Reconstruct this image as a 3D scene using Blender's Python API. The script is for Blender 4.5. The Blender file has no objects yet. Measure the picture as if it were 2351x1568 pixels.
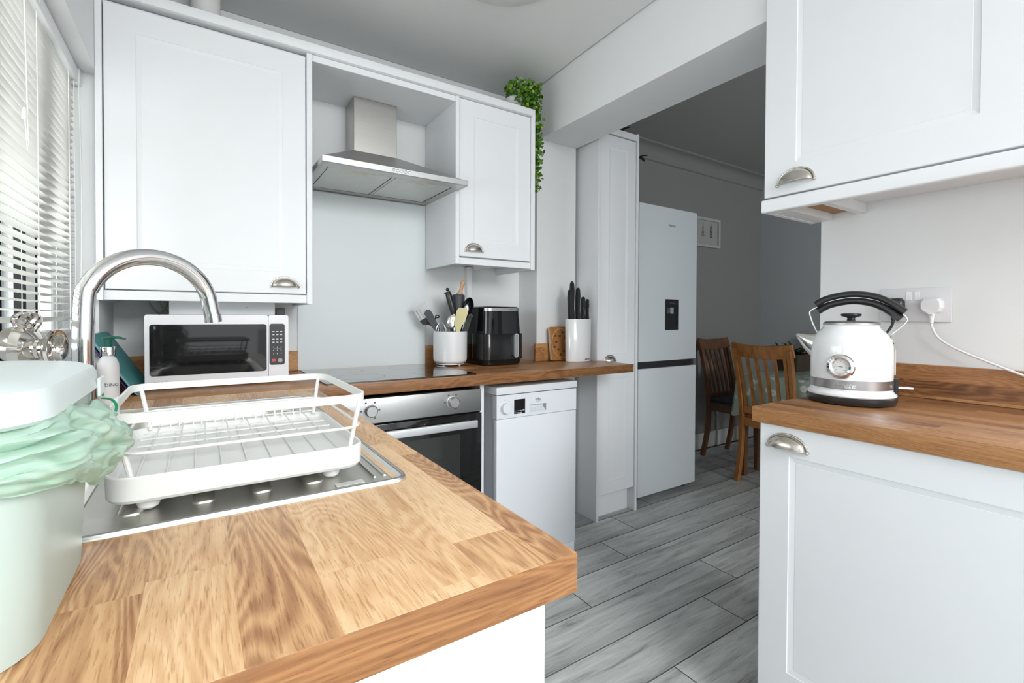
import bpy, bmesh, math, random
from mathutils import Vector, Matrix, noise as mnoise
PI = math.pi
rnd = random.Random(7)
scene = bpy.context.scene
COL = scene.collection

# ------------------------------------------------------------------ camera
CW, CH = 2351, 1568
cam_d = bpy.data.cameras.new('camera'); cam = bpy.data.objects.new('camera', cam_d); COL.objects.link(cam)
cam_d.sensor_width = 36.0; cam_d.sensor_fit = 'HORIZONTAL'
cam_d.lens = 1089.258 * 36.0 / CW
cam_d.shift_y = -40.66 / CW
cam_d.clip_start = 0.02; cam_d.clip_end = 60
yaw, pitch, roll = math.radians(33.3044), math.radians(0.8157), math.radians(-0.2263)
fw = Vector((math.sin(yaw)*math.cos(pitch), math.cos(yaw)*math.cos(pitch), -math.sin(pitch)))
rt = Vector((math.cos(yaw), -math.sin(yaw), 0)); dn = fw.cross(rt)
r2 = rt*math.cos(roll) + dn*math.sin(roll); d2 = -rt*math.sin(roll) + dn*math.cos(roll)
M = Matrix(((r2.x, -d2.x, -fw.x, 0), (r2.y, -d2.y, -fw.y, 0), (r2.z, -d2.z, -fw.z, 1.14), (0, 0, 0, 1)))
cam.matrix_world = M
scene.camera = cam

# ------------------------------------------------------------------ world and light
vs = scene.view_settings
vs.view_transform = 'Standard'; vs.look = 'None'; vs.gamma = 1.0; vs.use_curve_mapping = False
vs.exposure = -0.20
w = bpy.data.worlds.new('overcast_sky'); scene.world = w; w.use_nodes = True
bg = w.node_tree.nodes['Background']; bg.inputs[0].default_value = (0.93, 0.97, 1.0, 1); bg.inputs[1].default_value = 1.6

def area(name, loc, rot, sx, sy, power, col=(1, 1, 1)):
    l = bpy.data.lights.new(name, 'AREA'); l.shape = 'RECTANGLE'; l.size = sx; l.size_y = sy
    l.energy = power; l.color = col
    o = bpy.data.objects.new(name, l); o.location = loc; o.rotation_euler = rot; COL.objects.link(o); return o
# daylight through the kitchen window, then added fill lights at openings out of view
area('daylight_kitchen_window', (-0.75, 1.45, 1.55), (0, math.radians(-80), 0), 1.1, 1.4, 52, (0.95, 0.98, 1.0))
area('added_roof_fill', (0.80, -2.45, 2.80), (math.radians(62), 0, 0), 1.7, 1.9, 185, (0.97, 0.99, 1.0))  # main soft fill, from an unseen roof opening added for it
area('added_rear_fill', (0.78, -4.10, 1.5), (math.radians(78), 0, 0), 2.1, 2.2, 14, (0.96, 0.985, 1.0))  # weak fill at added glazed doors out of view
area('added_side_fill', (-0.60, -1.7, 1.62), (0, math.radians(-70), 0), 1.1, 1.6, 20, (0.96, 0.985, 1.0))  # added side fill from an unseen left window
area('added_dining_fill', (2.45, -4.08, 1.6), (math.radians(80), 0, math.radians(-22)), 0.7, 1.0, 85, (0.96, 0.985, 1.0))  # added dining fill, turned to brighten the right wall

# ------------------------------------------------------------------ materials
MATS = {}
def nn(t, typ, **kw):
    n = t.nodes.new(typ)
    for k, v in kw.items(): setattr(n, k, v)
    return n
def base_mat(name):
    m = bpy.data.materials.new(name); m.use_nodes = True
    t = m.node_tree; b = t.nodes['Principled BSDF']
    return m, t, b
def mat(name, col, rough=0.5, metal=0.0, var=0.04, scale=12, bump=0.0, bscale=60, spec=0.5, coat=0.0, sss=0.0, trans=0.0, emit=None, aniso=None):
    if name in MATS: return MATS[name]
    m, t, b = base_mat(name)
    tc = nn(t, 'ShaderNodeTexCoord')
    nz = nn(t, 'ShaderNodeTexNoise'); nz.inputs['Scale'].default_value = scale; nz.inputs['Detail'].default_value = 3
    if aniso:
        mp = nn(t, 'ShaderNodeMapping'); mp.inputs['Scale'].default_value = aniso
        t.links.new(tc.outputs['Object'], mp.inputs[0]); t.links.new(mp.outputs[0], nz.inputs['Vector'])
    else:
        t.links.new(tc.outputs['Object'], nz.inputs['Vector'])
    mx = nn(t, 'ShaderNodeMix', data_type='RGBA')
    mx.inputs[6].default_value = tuple(c*(1-var) for c in col)+(1,)
    mx.inputs[7].default_value = tuple(min(1, c*(1+var)) for c in col)+(1,)
    t.links.new(nz.outputs[0], mx.inputs[0]); t.links.new(mx.outputs[2], b.inputs['Base Color'])
    b.inputs['Roughness'].default_value = rough; b.inputs['Metallic'].default_value = metal
    b.inputs['Specular IOR Level'].default_value = spec
    b.inputs['Coat Weight'].default_value = coat; b.inputs['Coat Roughness'].default_value = 0.08
    if sss: 
        b.inputs['Subsurface Weight'].default_value = sss; b.inputs['Subsurface Radius'].default_value = (0.01, 0.01, 0.01)
    if trans: b.inputs['Transmission Weight'].default_value = trans
    if emit:
        b.inputs['Emission Color'].default_value = tuple(emit[:3])+(1,); b.inputs['Emission Strength'].default_value = emit[3]
    if bump:
        bz = nn(t, 'ShaderNodeTexNoise'); bz.inputs['Scale'].default_value = bscale; bz.inputs['Detail'].default_value = 4
        if aniso: t.links.new(mp.outputs[0], bz.inputs['Vector'])
        else: t.links.new(tc.outputs['Object'], bz.inputs['Vector'])
        bp = nn(t, 'ShaderNodeBump'); bp.inputs['Strength'].default_value = bump; bp.inputs['Distance'].default_value = 0.002
        t.links.new(bz.outputs[0], bp.inputs['Height']); t.links.new(bp.outputs[0], b.inputs['Normal'])
    MATS[name] = m
    return m

def worktop_mat(name, along, light, mid, dark, rough=0.34, stave=0.066, length=0.43):
    """oak block laminate: printed staves of random tone, long grain lines and cathedral rings. along = 0 (x), 1 (y)"""
    m, t, b = base_mat(name); L = t.links.new
    tc = nn(t, 'ShaderNodeTexCoord'); sp = nn(t, 'ShaderNodeSeparateXYZ'); L(tc.outputs['Object'], sp.inputs[0])
    def mth(op, a, c=None, d=None):
        n = nn(t, 'ShaderNodeMath', operation=op)
        for i, v in enumerate((a, c, d)):
            if v is None: continue
            if isinstance(v, (int, float)): n.inputs[i].default_value = v
            else: L(v, n.inputs[i])
        return n.outputs[0]
    u = sp.outputs[along]; v0 = sp.outputs[1-along]
    v = mth('ADD', v0, mth('MULTIPLY', sp.outputs[2], 1.0))
    row = mth('FLOOR', mth('DIVIDE', v, stave))
    wn1 = nn(t, 'ShaderNodeTexWhiteNoise', noise_dimensions='1D'); L(row, wn1.inputs['W'])
    uo = mth('ADD', u, mth('MULTIPLY', wn1.outputs[0], 3.1))
    colm = mth('FLOOR', mth('DIVIDE', uo, length))
    cb = nn(t, 'ShaderNodeCombineXYZ'); L(row, cb.inputs[0]); L(colm, cb.inputs[1])
    wn2 = nn(t, 'ShaderNodeTexWhiteNoise', noise_dimensions='2D'); L(cb.outputs[0], wn2.inputs['Vector'])
    idv = wn2.outputs[0]
    # grain coordinates
    g = nn(t, 'ShaderNodeCombineXYZ'); L(mth('MULTIPLY', u, 3.4), g.inputs[0]); L(mth('MULTIPLY', v, 42.0), g.inputs[1]); L(mth('MULTIPLY', idv, 37.0), g.inputs[2])
    n1 = nn(t, 'ShaderNodeTexNoise'); n1.inputs['Scale'].default_value = 1.6; n1.inputs['Detail'].default_value = 6; n1.inputs['Roughness'].default_value = 0.62; n1.inputs['Distortion'].default_value = 0.7
    L(g.outputs[0], n1.inputs['Vector'])
    # cathedral rings
    g2 = nn(t, 'ShaderNodeCombineXYZ'); L(mth('MULTIPLY', u, 1.7), g2.inputs[0]); L(mth('MULTIPLY', v, 9.0), g2.inputs[1]); L(mth('MULTIPLY', idv, 91.0), g2.inputs[2])
    n2 = nn(t, 'ShaderNodeTexNoise'); n2.inputs['Scale'].default_value = 1.3; n2.inputs['Detail'].default_value = 1.5; n2.inputs['Distortion'].default_value = 0.4
    L(g2.outputs[0], n2.inputs['Vector'])
    rings = mth('ABSOLUTE', mth('SINE', mth('MULTIPLY', n2.outputs[0], 95.0)))
    rings = mth('POWER', rings, 2.5)
    # pores: short dark dashes
    g3 = nn(t, 'ShaderNodeCombineXYZ'); L(mth('MULTIPLY', u, 42.0), g3.inputs[0]); L(mth('MULTIPLY', v, 620.0), g3.inputs[1]); L(mth('MULTIPLY', idv, 13.0), g3.inputs[2])
    n3 = nn(t, 'ShaderNodeTexNoise'); n3.inputs['Scale'].default_value = 1.0; n3.inputs['Detail'].default_value = 2
    L(g3.outputs[0], n3.inputs['Vector'])
    pores = nn(t, 'ShaderNodeMapRange'); pores.inputs[1].default_value = 0.54; pores.inputs[2].default_value = 0.70; L(n3.outputs[0], pores.inputs[0])
    rp = nn(t, 'ShaderNodeValToRGB'); e = rp.color_ramp.elements
    e[0].position = 0.25; e[0].color = dark+(1,); e[1].position = 0.72; e[1].color = light+(1,)
    k = e.new(0.47); k.color = mid+(1,)
    f = mth('ADD', mth('MULTIPLY', n1.outputs[0], 0.55), mth('MULTIPLY', rings, 0.14))
    f = mth('ADD', f, mth('MULTIPLY', idv, 0.36))
    L(f, rp.inputs[0])
    mx = nn(t, 'ShaderNodeMix', data_type='RGBA', blend_type='MULTIPLY'); mx.inputs[7].default_value = (0.62, 0.52, 0.42, 1)
    L(mth('MULTIPLY', pores.outputs[0], 0.75), mx.inputs[0]); L(rp.outputs[0], mx.inputs[6])
    L(mx.outputs[2], b.inputs['Base Color'])
    b.inputs['Roughness'].default_value = rough; b.inputs['Specular IOR Level'].default_value = 0.45
    bp = nn(t, 'ShaderNodeBump'); bp.inputs['Strength'].default_value = 0.12; bp.inputs['Distance'].default_value = 0.001
    L(n3.outputs[0], bp.inputs['Height']); L(bp.outputs[0], b.inputs['Normal'])
    MATS[name] = m; return m

def plank_mat():
    m, t, b = base_mat('grey_oak_laminate'); L = t.links.new
    tc = nn(t, 'ShaderNodeTexCoord'); oi = nn(t, 'ShaderNodeObjectInfo')
    mp = nn(t, 'ShaderNodeMapping'); mp.inputs['Scale'].default_value = (2.4, 24, 1)
    cb = nn(t, 'ShaderNodeCombineXYZ'); mu = nn(t, 'ShaderNodeMath', operation='MULTIPLY'); mu.inputs[1].default_value = 57.0
    L(oi.outputs['Random'], mu.inputs[0]); L(mu.outputs[0], cb.inputs[0]); L(mu.outputs[0], cb.inputs[2])
    L(tc.outputs['Object'], mp.inputs['Vector']); L(cb.outputs[0], mp.inputs['Location'])
    n1 = nn(t, 'ShaderNodeTexNoise'); n1.inputs['Scale'].default_value = 1.2; n1.inputs['Detail'].default_value = 8; n1.inputs['Roughness'].default_value = 0.7; n1.inputs['Distortion'].default_value = 0.9
    L(mp.outputs[0], n1.inputs['Vector'])
    mp2 = nn(t, 'ShaderNodeMapping'); mp2.inputs['Scale'].default_value = (14, 190, 1); L(tc.outputs['Object'], mp2.inputs['Vector']); L(cb.outputs[0], mp2.inputs['Location'])
    n2 = nn(t, 'ShaderNodeTexNoise'); n2.inputs['Scale'].default_value = 1.0; n2.inputs['Detail'].default_value = 4; L(mp2.outputs[0], n2.inputs['Vector'])
    ad = nn(t, 'ShaderNodeMath', operation='MULTIPLY_ADD'); ad.inputs[1].default_value = 0.2; L(n2.outputs[0], ad.inputs[0]); L(n1.outputs[0], ad.inputs[2])
    rp = nn(t, 'ShaderNodeValToRGB'); e = rp.color_ramp.elements
    e[0].position = 0.38; e[0].color = (0.23, 0.23, 0.22, 1); e[1].position = 0.80; e[1].color = (0.74, 0.765, 0.745, 1)
    k = e.new(0.55); k.color = (0.52, 0.535, 0.52, 1)
    L(ad.outputs[0], rp.inputs[0])
    hs = nn(t, 'ShaderNodeHueSaturation'); mr = nn(t, 'ShaderNodeMapRange'); mr.inputs[3].default_value = 0.86; mr.inputs[4].default_value = 1.12
    L(oi.outputs['Random'], mr.inputs[0]); L(mr.outputs[0], hs.inputs['Value']); L(rp.outputs[0], hs.inputs['Color'])
    # print: each board is a little darker along one long edge
    sy = nn(t, 'ShaderNodeSeparateXYZ'); L(tc.outputs['Object'], sy.inputs[0]); gr = nn(t, 'ShaderNodeMapRange'); gr.interpolation_type = 'SMOOTHSTEP'
    gr.inputs[1].default_value = 0.0; gr.inputs[2].default_value = 0.085; gr.inputs[3].default_value = 0.45; gr.inputs[4].default_value = 0.0; L(sy.outputs[1], gr.inputs[0])
    mg = nn(t, 'ShaderNodeMix', data_type='RGBA', blend_type='MULTIPLY'); mg.inputs[7].default_value = (0.5, 0.5, 0.5, 1); L(gr.outputs[0], mg.inputs[0]); L(hs.outputs[0], mg.inputs[6])
    L(mg.outputs[2], b.inputs['Base Color']); b.inputs['Roughness'].default_value = 0.42
    bp = nn(t, 'ShaderNodeBump'); bp.inputs['Strength'].default_value = 0.2; bp.inputs['Distance'].default_value = 0.001
    L(n2.outputs[0], bp.inputs['Height']); L(bp.outputs[0], b.inputs['Normal'])
    MATS['plank'] = m; return m

def chair_mat(name, a, c):
    m, t, b = base_mat(name); L = t.links.new
    tc = nn(t, 'ShaderNodeTexCoord'); mp = nn(t, 'ShaderNodeMapping'); mp.inputs['Scale'].default_value = (30, 30, 4); L(tc.outputs['Object'], mp.inputs[0])
    n1 = nn(t, 'ShaderNodeTexNoise'); n1.inputs['Scale'].default_value = 1.5; n1.inputs['Detail'].default_value = 5; L(mp.outputs[0], n1.inputs['Vector'])
    rp = nn(t, 'ShaderNodeValToRGB'); e = rp.color_ramp.elements; e[0].position = 0.3; e[0].color = a+(1,); e[1].position = 0.7; e[1].color = c+(1,)
    L(n1.outputs[0], rp.inputs[0]); L(rp.outputs[0], b.inputs['Base Color']); b.inputs['Roughness'].default_value = 0.38
    MATS[name] = m; return m

def glass_mat(name, tint, gloss=0.07, rough=0.02):
    m = bpy.data.materials.new(name); m.use_nodes = True; t = m.node_tree; t.nodes.clear(); L = t.links.new
    out = nn(t, 'ShaderNodeOutputMaterial'); mx = nn(t, 'ShaderNodeMixShader'); tr = nn(t, 'ShaderNodeBsdfTransparent'); gl = nn(t, 'ShaderNodeBsdfGlossy')
    fr = nn(t, 'ShaderNodeFresnel'); fr.inputs[0].default_value = 1.45
    tr.inputs[0].default_value = tint+(1,); gl.inputs['Roughness'].default_value = rough
    L(fr.outputs[0], mx.inputs[0]); L(tr.outputs[0], mx.inputs[1]); L(gl.outputs[0], mx.inputs[2]); L(mx.outputs[0], out.inputs[0])
    MATS[name] = m; return m

def cloth_mat():
    m, t, b = base_mat('floral_oilcloth'); L = t.links.new
    tc = nn(t, 'ShaderNodeTexCoord'); vo = nn(t, 'ShaderNodeTexVoronoi'); vo.inputs['Scale'].default_value = 17; vo.inputs['Randomness'].default_value = 0.8
    L(tc.outputs['Object'], vo.inputs['Vector'])
    rp = nn(t, 'ShaderNodeValToRGB'); e = rp.color_ramp.elements
    e[0].position = 0.0; e[0].color = (0.52, 0.56, 0.5, 1); e[1].position = 0.42; e[1].color = (0.44, 0.53, 0.43, 1)
    k = e.new(0.07); k.color = (0.45, 0.5, 0.44, 1); k = e.new(0.10); k.color = (0.92, 0.93, 0.92, 1); k = e.new(0.33); k.color = (0.88, 0.9, 0.88, 1)
    L(vo.outputs['Distance'], rp.inputs[0]); L(rp.outputs[0], b.inputs['Base Color']); b.inputs['Roughness'].default_value = 0.3
    MATS['cloth'] = m; return m

def bag_mat():
    m = bpy.data.materials.new('mint_bin_liner'); m.use_nodes = True; t = m.node_tree; t.nodes.clear(); L = t.links.new
    out = nn(t, 'ShaderNodeOutputMaterial'); df = nn(t, 'ShaderNodeBsdfPrincipled'); tl = nn(t, 'ShaderNodeBsdfTranslucent'); mx = nn(t, 'ShaderNodeMixShader')
    nz = nn(t, 'ShaderNodeTexNoise'); nz.inputs['Scale'].default_value = 14; tc = nn(t, 'ShaderNodeTexCoord'); L(tc.outputs['Object'], nz.inputs['Vector'])
    rp = nn(t, 'ShaderNodeValToRGB'); e = rp.color_ramp.elements; e[0].position = 0.3; e[0].color = (0.55, 0.77, 0.63, 1); e[1].position = 0.7; e[1].color = (0.70, 0.865, 0.77, 1)
    L(nz.outputs[0], rp.inputs[0]); L(rp.outputs[0], df.inputs['Base Color']); L(rp.outputs[0], tl.inputs[0])
    df.inputs['Roughness'].default_value = 0.33; mx.inputs[0].default_value = 0.35
    L(df.outputs[0], mx.inputs[1]); L(tl.outputs[0], mx.inputs[2]); L(mx.outputs[0], out.inputs[0])
    MATS['bag'] = m; return m

WHITE = mat('white_satin_lacquer', (0.80, 0.815, 0.835), 0.5, var=0.012, spec=0.3)
CARC = mat('white_melamine', (0.80, 0.815, 0.83), 0.45, var=0.012)
WALL = mat('white_wall_paint', (0.80, 0.81, 0.815), 0.8, var=0.012, bump=0.06, bscale=180)
CEIL = mat('ceiling_paint', (0.74, 0.745, 0.735), 0.9, var=0.02, bump=0.1, bscale=120)
LITWALL = mat('dining_paint_lightened', (0.52, 0.54, 0.56), 0.85, var=0.02, bump=0.06, bscale=160)  # wall colour made paler and bluer to stand in for kitchen light
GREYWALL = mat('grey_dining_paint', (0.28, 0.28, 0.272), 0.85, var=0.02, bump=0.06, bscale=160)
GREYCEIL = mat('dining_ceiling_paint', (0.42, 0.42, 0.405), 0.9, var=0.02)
UPVC = mat('white_upvc', (0.85, 0.86, 0.87), 0.3, var=0.01)
BLIND = mat('white_blind_slat', (0.77, 0.76, 0.73), 0.5, var=0.02, sss=0.0)
CORD = mat('white_cord', (0.82, 0.82, 0.8), 0.7)
GASKET = mat('black_gasket_shade', (0.012, 0.012, 0.014), 0.6)
STEEL = mat('brushed_steel', (0.50, 0.485, 0.465), 0.30, 1.0, var=0.10, scale=6, aniso=(2, 2, 60), bump=0.05, bscale=10)
STEELH = mat('brushed_steel_flat', (0.46, 0.46, 0.455), 0.40, 1.0, var=0.08, scale=6, aniso=(60, 2, 2))
SINK = mat('worn_sink_steel', (0.78, 0.765, 0.71), 0.34, 1.0, var=0.16, scale=18, bump=0.08, bscale=30)
CHROME = mat('polished_chrome', (0.82, 0.82, 0.83), 0.045, 1.0, var=0.02)
NICKEL = mat('satin_nickel', (0.60, 0.565, 0.51), 0.24, 1.0, var=0.04)
SILVERC = mat('silver_glaze', (0.72, 0.69, 0.66), 0.06, 1.0, var=0.05)
BLACKG = mat('black_gloss', (0.008, 0.008, 0.009), 0.04, spec=0.45)
BLACKP = mat('black_plastic', (0.018, 0.018, 0.019), 0.32)
DARKP = mat('charcoal_silicone', (0.055, 0.057, 0.065), 0.5)
HOBG = mat('black_ceramic_glass', (0.010, 0.010, 0.012), 0.03, spec=0.9, coat=0.6)
OVENG = mat('smoked_oven_glass', (0.010, 0.010, 0.010), 0.05)
OVENW = mat('oven_window_glass', (0.03, 0.032, 0.03), 0.07)
APPL = mat('white_appliance_enamel', (0.80, 0.825, 0.865), 0.22, var=0.01)
FRIDGE = mat('white_fridge_enamel', (0.72, 0.76, 0.79), 0.18, var=0.01)
PLASTW = mat('white_plastic', (0.83, 0.83, 0.83), 0.3, var=0.01)
RACKW = mat('white_coated_wire', (0.80, 0.80, 0.78), 0.4, var=0.02)
CERAM = mat('white_ceramic', (0.82, 0.825, 0.84), 0.15, var=0.01, coat=0.5)
SPLASH = mat('pale_glass_splashback', (0.77, 0.82, 0.83), 0.38, var=0.01, spec=0.3)
BINP = mat('pale_mint_plastic', (0.49, 0.575, 0.535), 0.42, var=0.03, scale=6)
BINL = mat('pale_mint_lid', (0.68, 0.755, 0.75), 0.38, var=0.02)
BAG = bag_mat()
TIE = mat('green_tie', (0.03, 0.33, 0.16), 0.4)
TEAL = mat('teal_board', (0.075, 0.30, 0.31), 0.45, var=0.05, aniso=(8, 2, 2))
PURPLE = mat('purple_edge', (0.20, 0.06, 0.38), 0.4)
SOAP = mat('frosted_bottle', (0.78, 0.775, 0.79), 0.35, var=0.02)
GREENP = mat('dark_green_pump', (0.01, 0.12, 0.085), 0.3)
LEAF = mat('green_leaf', (0.075, 0.20, 0.018), 0.5, var=0.6, scale=40)
LEAF2 = mat('light_green_leaf', (0.21, 0.36, 0.03), 0.5, var=0.45, scale=40)
LEAFD = mat('dark_green_leaf', (0.03, 0.05, 0.022), 0.55, var=0.5, scale=30)
BASKET = mat('dark_wicker', (0.06, 0.04, 0.025), 0.7, var=0.4, scale=60, bump=0.4)
INK = mat('grey_print', (0.10, 0.10, 0.11), 0.5)
INKW = mat('white_print', (0.75, 0.75, 0.75), 0.5)
INKR = mat('red_print', (0.55, 0.09, 0.07), 0.5)
PINE = mat('bare_chipboard', (0.42, 0.235, 0.11), 0.7, var=0.2, scale=80)
BEECH = mat('beech_wood', (0.60, 0.37, 0.21), 0.5, var=0.12, aniso=(20, 20, 3))
CREAM = mat('cream_silicone', (0.62, 0.57, 0.30), 0.45)
TRIVET = mat('carved_oak', (0.38, 0.17, 0.05), 0.45, var=0.35, scale=18, aniso=(4, 4, 1))
CUSH = mat('charcoal_cushion', (0.035, 0.038, 0.048), 0.85, var=0.2, scale=200, bump=0.3)
PAPER = mat('print_paper', (0.42, 0.42, 0.41), 0.7)
FRAMEW = mat('grey_picture_frame', (0.50, 0.50, 0.49), 0.5)
SOCK = mat('pale_grey_socket', (0.74, 0.735, 0.76), 0.3, var=0.01)
FILTER = mat('mesh_filter', (0.62, 0.63, 0.60), 0.42, 0.85, var=0.2, scale=260, bump=0.5, bscale=320)
OAKP = mat('grey_floor_gap', (0.05, 0.05, 0.05), 0.9)
PANE = glass_mat('window_glass', (0.97, 0.99, 0.98))
PICG = glass_mat('picture_glass', (0.93, 0.94, 0.94))
PLANK = plank_mat()
PBEV = mat('plank_bevel_edge', (0.10, 0.10, 0.095), 0.6)
CLOTH = cloth_mat()
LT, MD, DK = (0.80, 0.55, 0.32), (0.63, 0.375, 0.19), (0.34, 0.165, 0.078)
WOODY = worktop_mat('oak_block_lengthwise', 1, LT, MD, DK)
WOODX = worktop_mat('oak_block_crosswise', 0, (0.55, 0.285, 0.115), (0.39, 0.175, 0.062), (0.22, 0.082, 0.028), 0.36)  # same oak toned darker and redder to stand in for dimmer light
WOODR = worktop_mat('oak_block_right', 1, (0.50, 0.255, 0.11), (0.34, 0.155, 0.06), (0.15, 0.06, 0.024), 0.36, stave=0.045, length=0.36)  # oak with the weaker light on this side put into its colour
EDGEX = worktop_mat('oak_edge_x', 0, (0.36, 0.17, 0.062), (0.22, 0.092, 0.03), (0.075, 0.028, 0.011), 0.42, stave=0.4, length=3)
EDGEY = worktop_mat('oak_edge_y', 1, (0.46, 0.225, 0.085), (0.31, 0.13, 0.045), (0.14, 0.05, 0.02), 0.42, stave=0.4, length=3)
CHAIRL = chair_mat('honey_oak', (0.27, 0.095, 0.02), (0.46, 0.19, 0.05))
CHAIRD = chair_mat('brown_oak', (0.10, 0.042, 0.018), (0.20, 0.086, 0.034))

# ------------------------------------------------------------------ mesh helpers
def nb(): return bmesh.new()
def box(bm, x0, x1, y0, y1, z0, z1, bev=0.0, seg=2, mi=0):
    r = bmesh.ops.create_cube(bm, size=1.0); vsx = r['verts']
    for v in vsx:
        v.co = Vector(((x0+x1)/2+v.co.x*(x1-x0), (y0+y1)/2+v.co.y*(y1-y0), (z0+z1)/2+v.co.z*(z1-z0)))
    fs = set(f for v in vsx for f in v.link_faces)
    for f in fs: f.material_index = mi
    if bev:
        es = list(set(e for v in vsx for e in v.link_edges))
        bmesh.ops.bevel(bm, geom=es, offset=bev, segments=seg, affect='EDGES', profile=0.5)
    return bm
def vbox(bm, x0, x1, y0, y1, z0, z1, bev, seg=4, axis=2, small=0.0):
    """box with only the edges along one axis rounded"""
    r = bmesh.ops.create_cube(bm, size=1.0); vsx = r['verts']
    for v in vsx:
        v.co = Vector(((x0+x1)/2+v.co.x*(x1-x0), (y0+y1)/2+v.co.y*(y1-y0), (z0+z1)/2+v.co.z*(z1-z0)))
    es = [e for e in set(e for v in vsx for e in v.link_edges) if abs((e.verts[0].co-e.verts[1].co).normalized()[axis]) > 0.9]
    bmesh.ops.bevel(bm, geom=es, offset=bev, segments=seg, affect='EDGES', profile=0.5)
    return bm
def lathe(bm, prof, n=32, c=(0, 0, 0), M=None, cap=True, mi=0):
    rings = []
    for r, z in prof:
        rings.append([bm.verts.new((c[0]+r*math.cos(2*PI*i/n), c[1]+r*math.sin(2*PI*i/n), c[2]+z)) for i in range(n)])
    newf = []
    for a, b in zip(rings, rings[1:]):
        for i in range(n):
            newf.append(bm.faces.new((a[i], a[(i+1) % n], b[(i+1) % n], b[i])))
    if cap:
        if prof[0][0] > 1e-5: newf.append(bm.faces.new(rings[0][::-1]))
        if prof[-1][0] > 1e-5: newf.append(bm.faces.new(rings[-1]))
    for f in newf: f.material_index = mi
    if M is not None:
        bmesh.ops.transform(bm, matrix=M, verts=[v for r in rings for v in r])
    return bm
def tube(bm, pts, r, n=8, closed=False, flat=None, up=None):
    """sweep a circle (or an ellipse flat=(a,b)) along a polyline"""
    P = [Vector(p) for p in pts]; rings = []; N = len(P)
    prevn = None
    for i, p in enumerate(P):
        if closed: t = (P[(i+1) % N]-P[i-1])
        else: t = P[min(i+1, N-1)]-P[max(i-1, 0)]
        t.normalize()
        if up is not None: a = Vector(up)
        elif prevn is None: a = Vector((0, 0, 1)) if abs(t.z) < 0.9 else Vector((1, 0, 0))
        else: a = prevn
        nvec = (a - t*a.dot(t))
        if nvec.length < 1e-6: nvec = Vector((1, 0, 0))
        nvec.normalize(); bvec = t.cross(nvec); prevn = nvec
        rr = r[i] if isinstance(r, (list, tuple)) else r
        ra, rb = (flat if flat else (rr, rr))
        rings.append([bm.verts.new(p + nvec*math.cos(2*PI*k/n)*ra + bvec*math.sin(2*PI*k/n)*rb) for k in range(n)])
    m = N if closed else N-1
    for i in range(m):
        a, b = rings[i], rings[(i+1) % N]
        for k in range(n): bm.faces.new((a[k], a[(k+1) % n], b[(k+1) % n], b[k]))
    if not closed:
        bm.faces.new(rings[0][::-1]); bm.faces.new(rings[-1])
    return bm
def ribbon(bm, pts, w, th, up=(0, 0, 1), closed=False):
    """flat bar: rectangular section, w along up, th across"""
    P = [Vector(p) for p in pts]; N = len(P); rings = []; U = Vector(up)
    for i, p in enumerate(P):
        t = (P[(i+1) % N]-P[i-1]) if closed else P[min(i+1, N-1)]-P[max(i-1, 0)]
        t.normalize(); s = t.cross(U).normalized(); u = s.cross(t).normalized()
        rings.append([bm.verts.new(p+u*(w/2)*a+s*(th/2)*b) for a, b in ((1, 1), (1, -1), (-1, -1), (-1, 1))])
    for i in range(N if closed else N-1):
        a, b = rings[i], rings[(i+1) % N]
        for k in range(4): bm.faces.new((a[k], a[(k+1) % 4], b[(k+1) % 4], b[k]))
    if not closed: bm.faces.new(rings[0][::-1]); bm.faces.new(rings[-1])
    return bm
def prism(bm, poly, d, M=None, mi=0):
    """polygon in local xy extruded d along z, then transformed"""
    a = [bm.verts.new((x, y, 0)) for x, y in poly]; b = [bm.verts.new((x, y, d)) for x, y in poly]; n = len(poly)
    fs = [bm.faces.new(a[::-1]), bm.faces.new(b)]
    for i in range(n): fs.append(bm.faces.new((a[i], a[(i+1) % n], b[(i+1) % n], b[i])))
    for f in fs: f.material_index = mi
    if M is not None: bmesh.ops.transform(bm, matrix=M, verts=a+b)
    return bm
def rrect(x0, x1, y0, y1, r, n=5):
    out = []
    for cx, cy, a0 in ((x1-r, y1-r, 0), (x0+r, y1-r, 90), (x0+r, y0+r, 180), (x1-r, y0+r, 270)):
        for k in range(n+1):
            a = math.radians(a0+90*k/n); out.append((cx+r*math.cos(a), cy+r*math.sin(a)))
    return out
def loft(bm, loops, cap0=True, cap1=True):
    R = [[bm.verts.new(p) for p in lp] for lp in loops]; n = len(R[0])
    for a, b in zip(R, R[1:]):
        for i in range(n): bm.faces.new((a[i], a[(i+1) % n], b[(i+1) % n], b[i]))
    if cap0: bm.faces.new(R[0][::-1])
    if cap1: bm.faces.new(R[-1])
    return bm
def bez(p0, p1, p2, p3, n=12):
    p0, p1, p2, p3 = map(Vector, (p0, p1, p2, p3)); out = []
    for i in range(n+1):
        t = i/n; out.append(p0*(1-t)**3+p1*3*t*(1-t)**2+p2*3*t*t*(1-t)+p3*t**3)
    return out
def smooth_pts(pts, sub=6):
    P = [Vector(p) for p in pts]; out = []
    for i in range(len(P)-1):
        a = P[max(i-1, 0)]; b = P[i]; c = P[i+1]; d = P[min(i+2, len(P)-1)]
        for k in range(sub):
            t = k/sub
            out.append(0.5*((2*b)+(c-a)*t+(2*a-5*b+4*c-d)*t*t+(3*b-a-3*c+d)*t**3))
    out.append(P[-1]); return out

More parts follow.
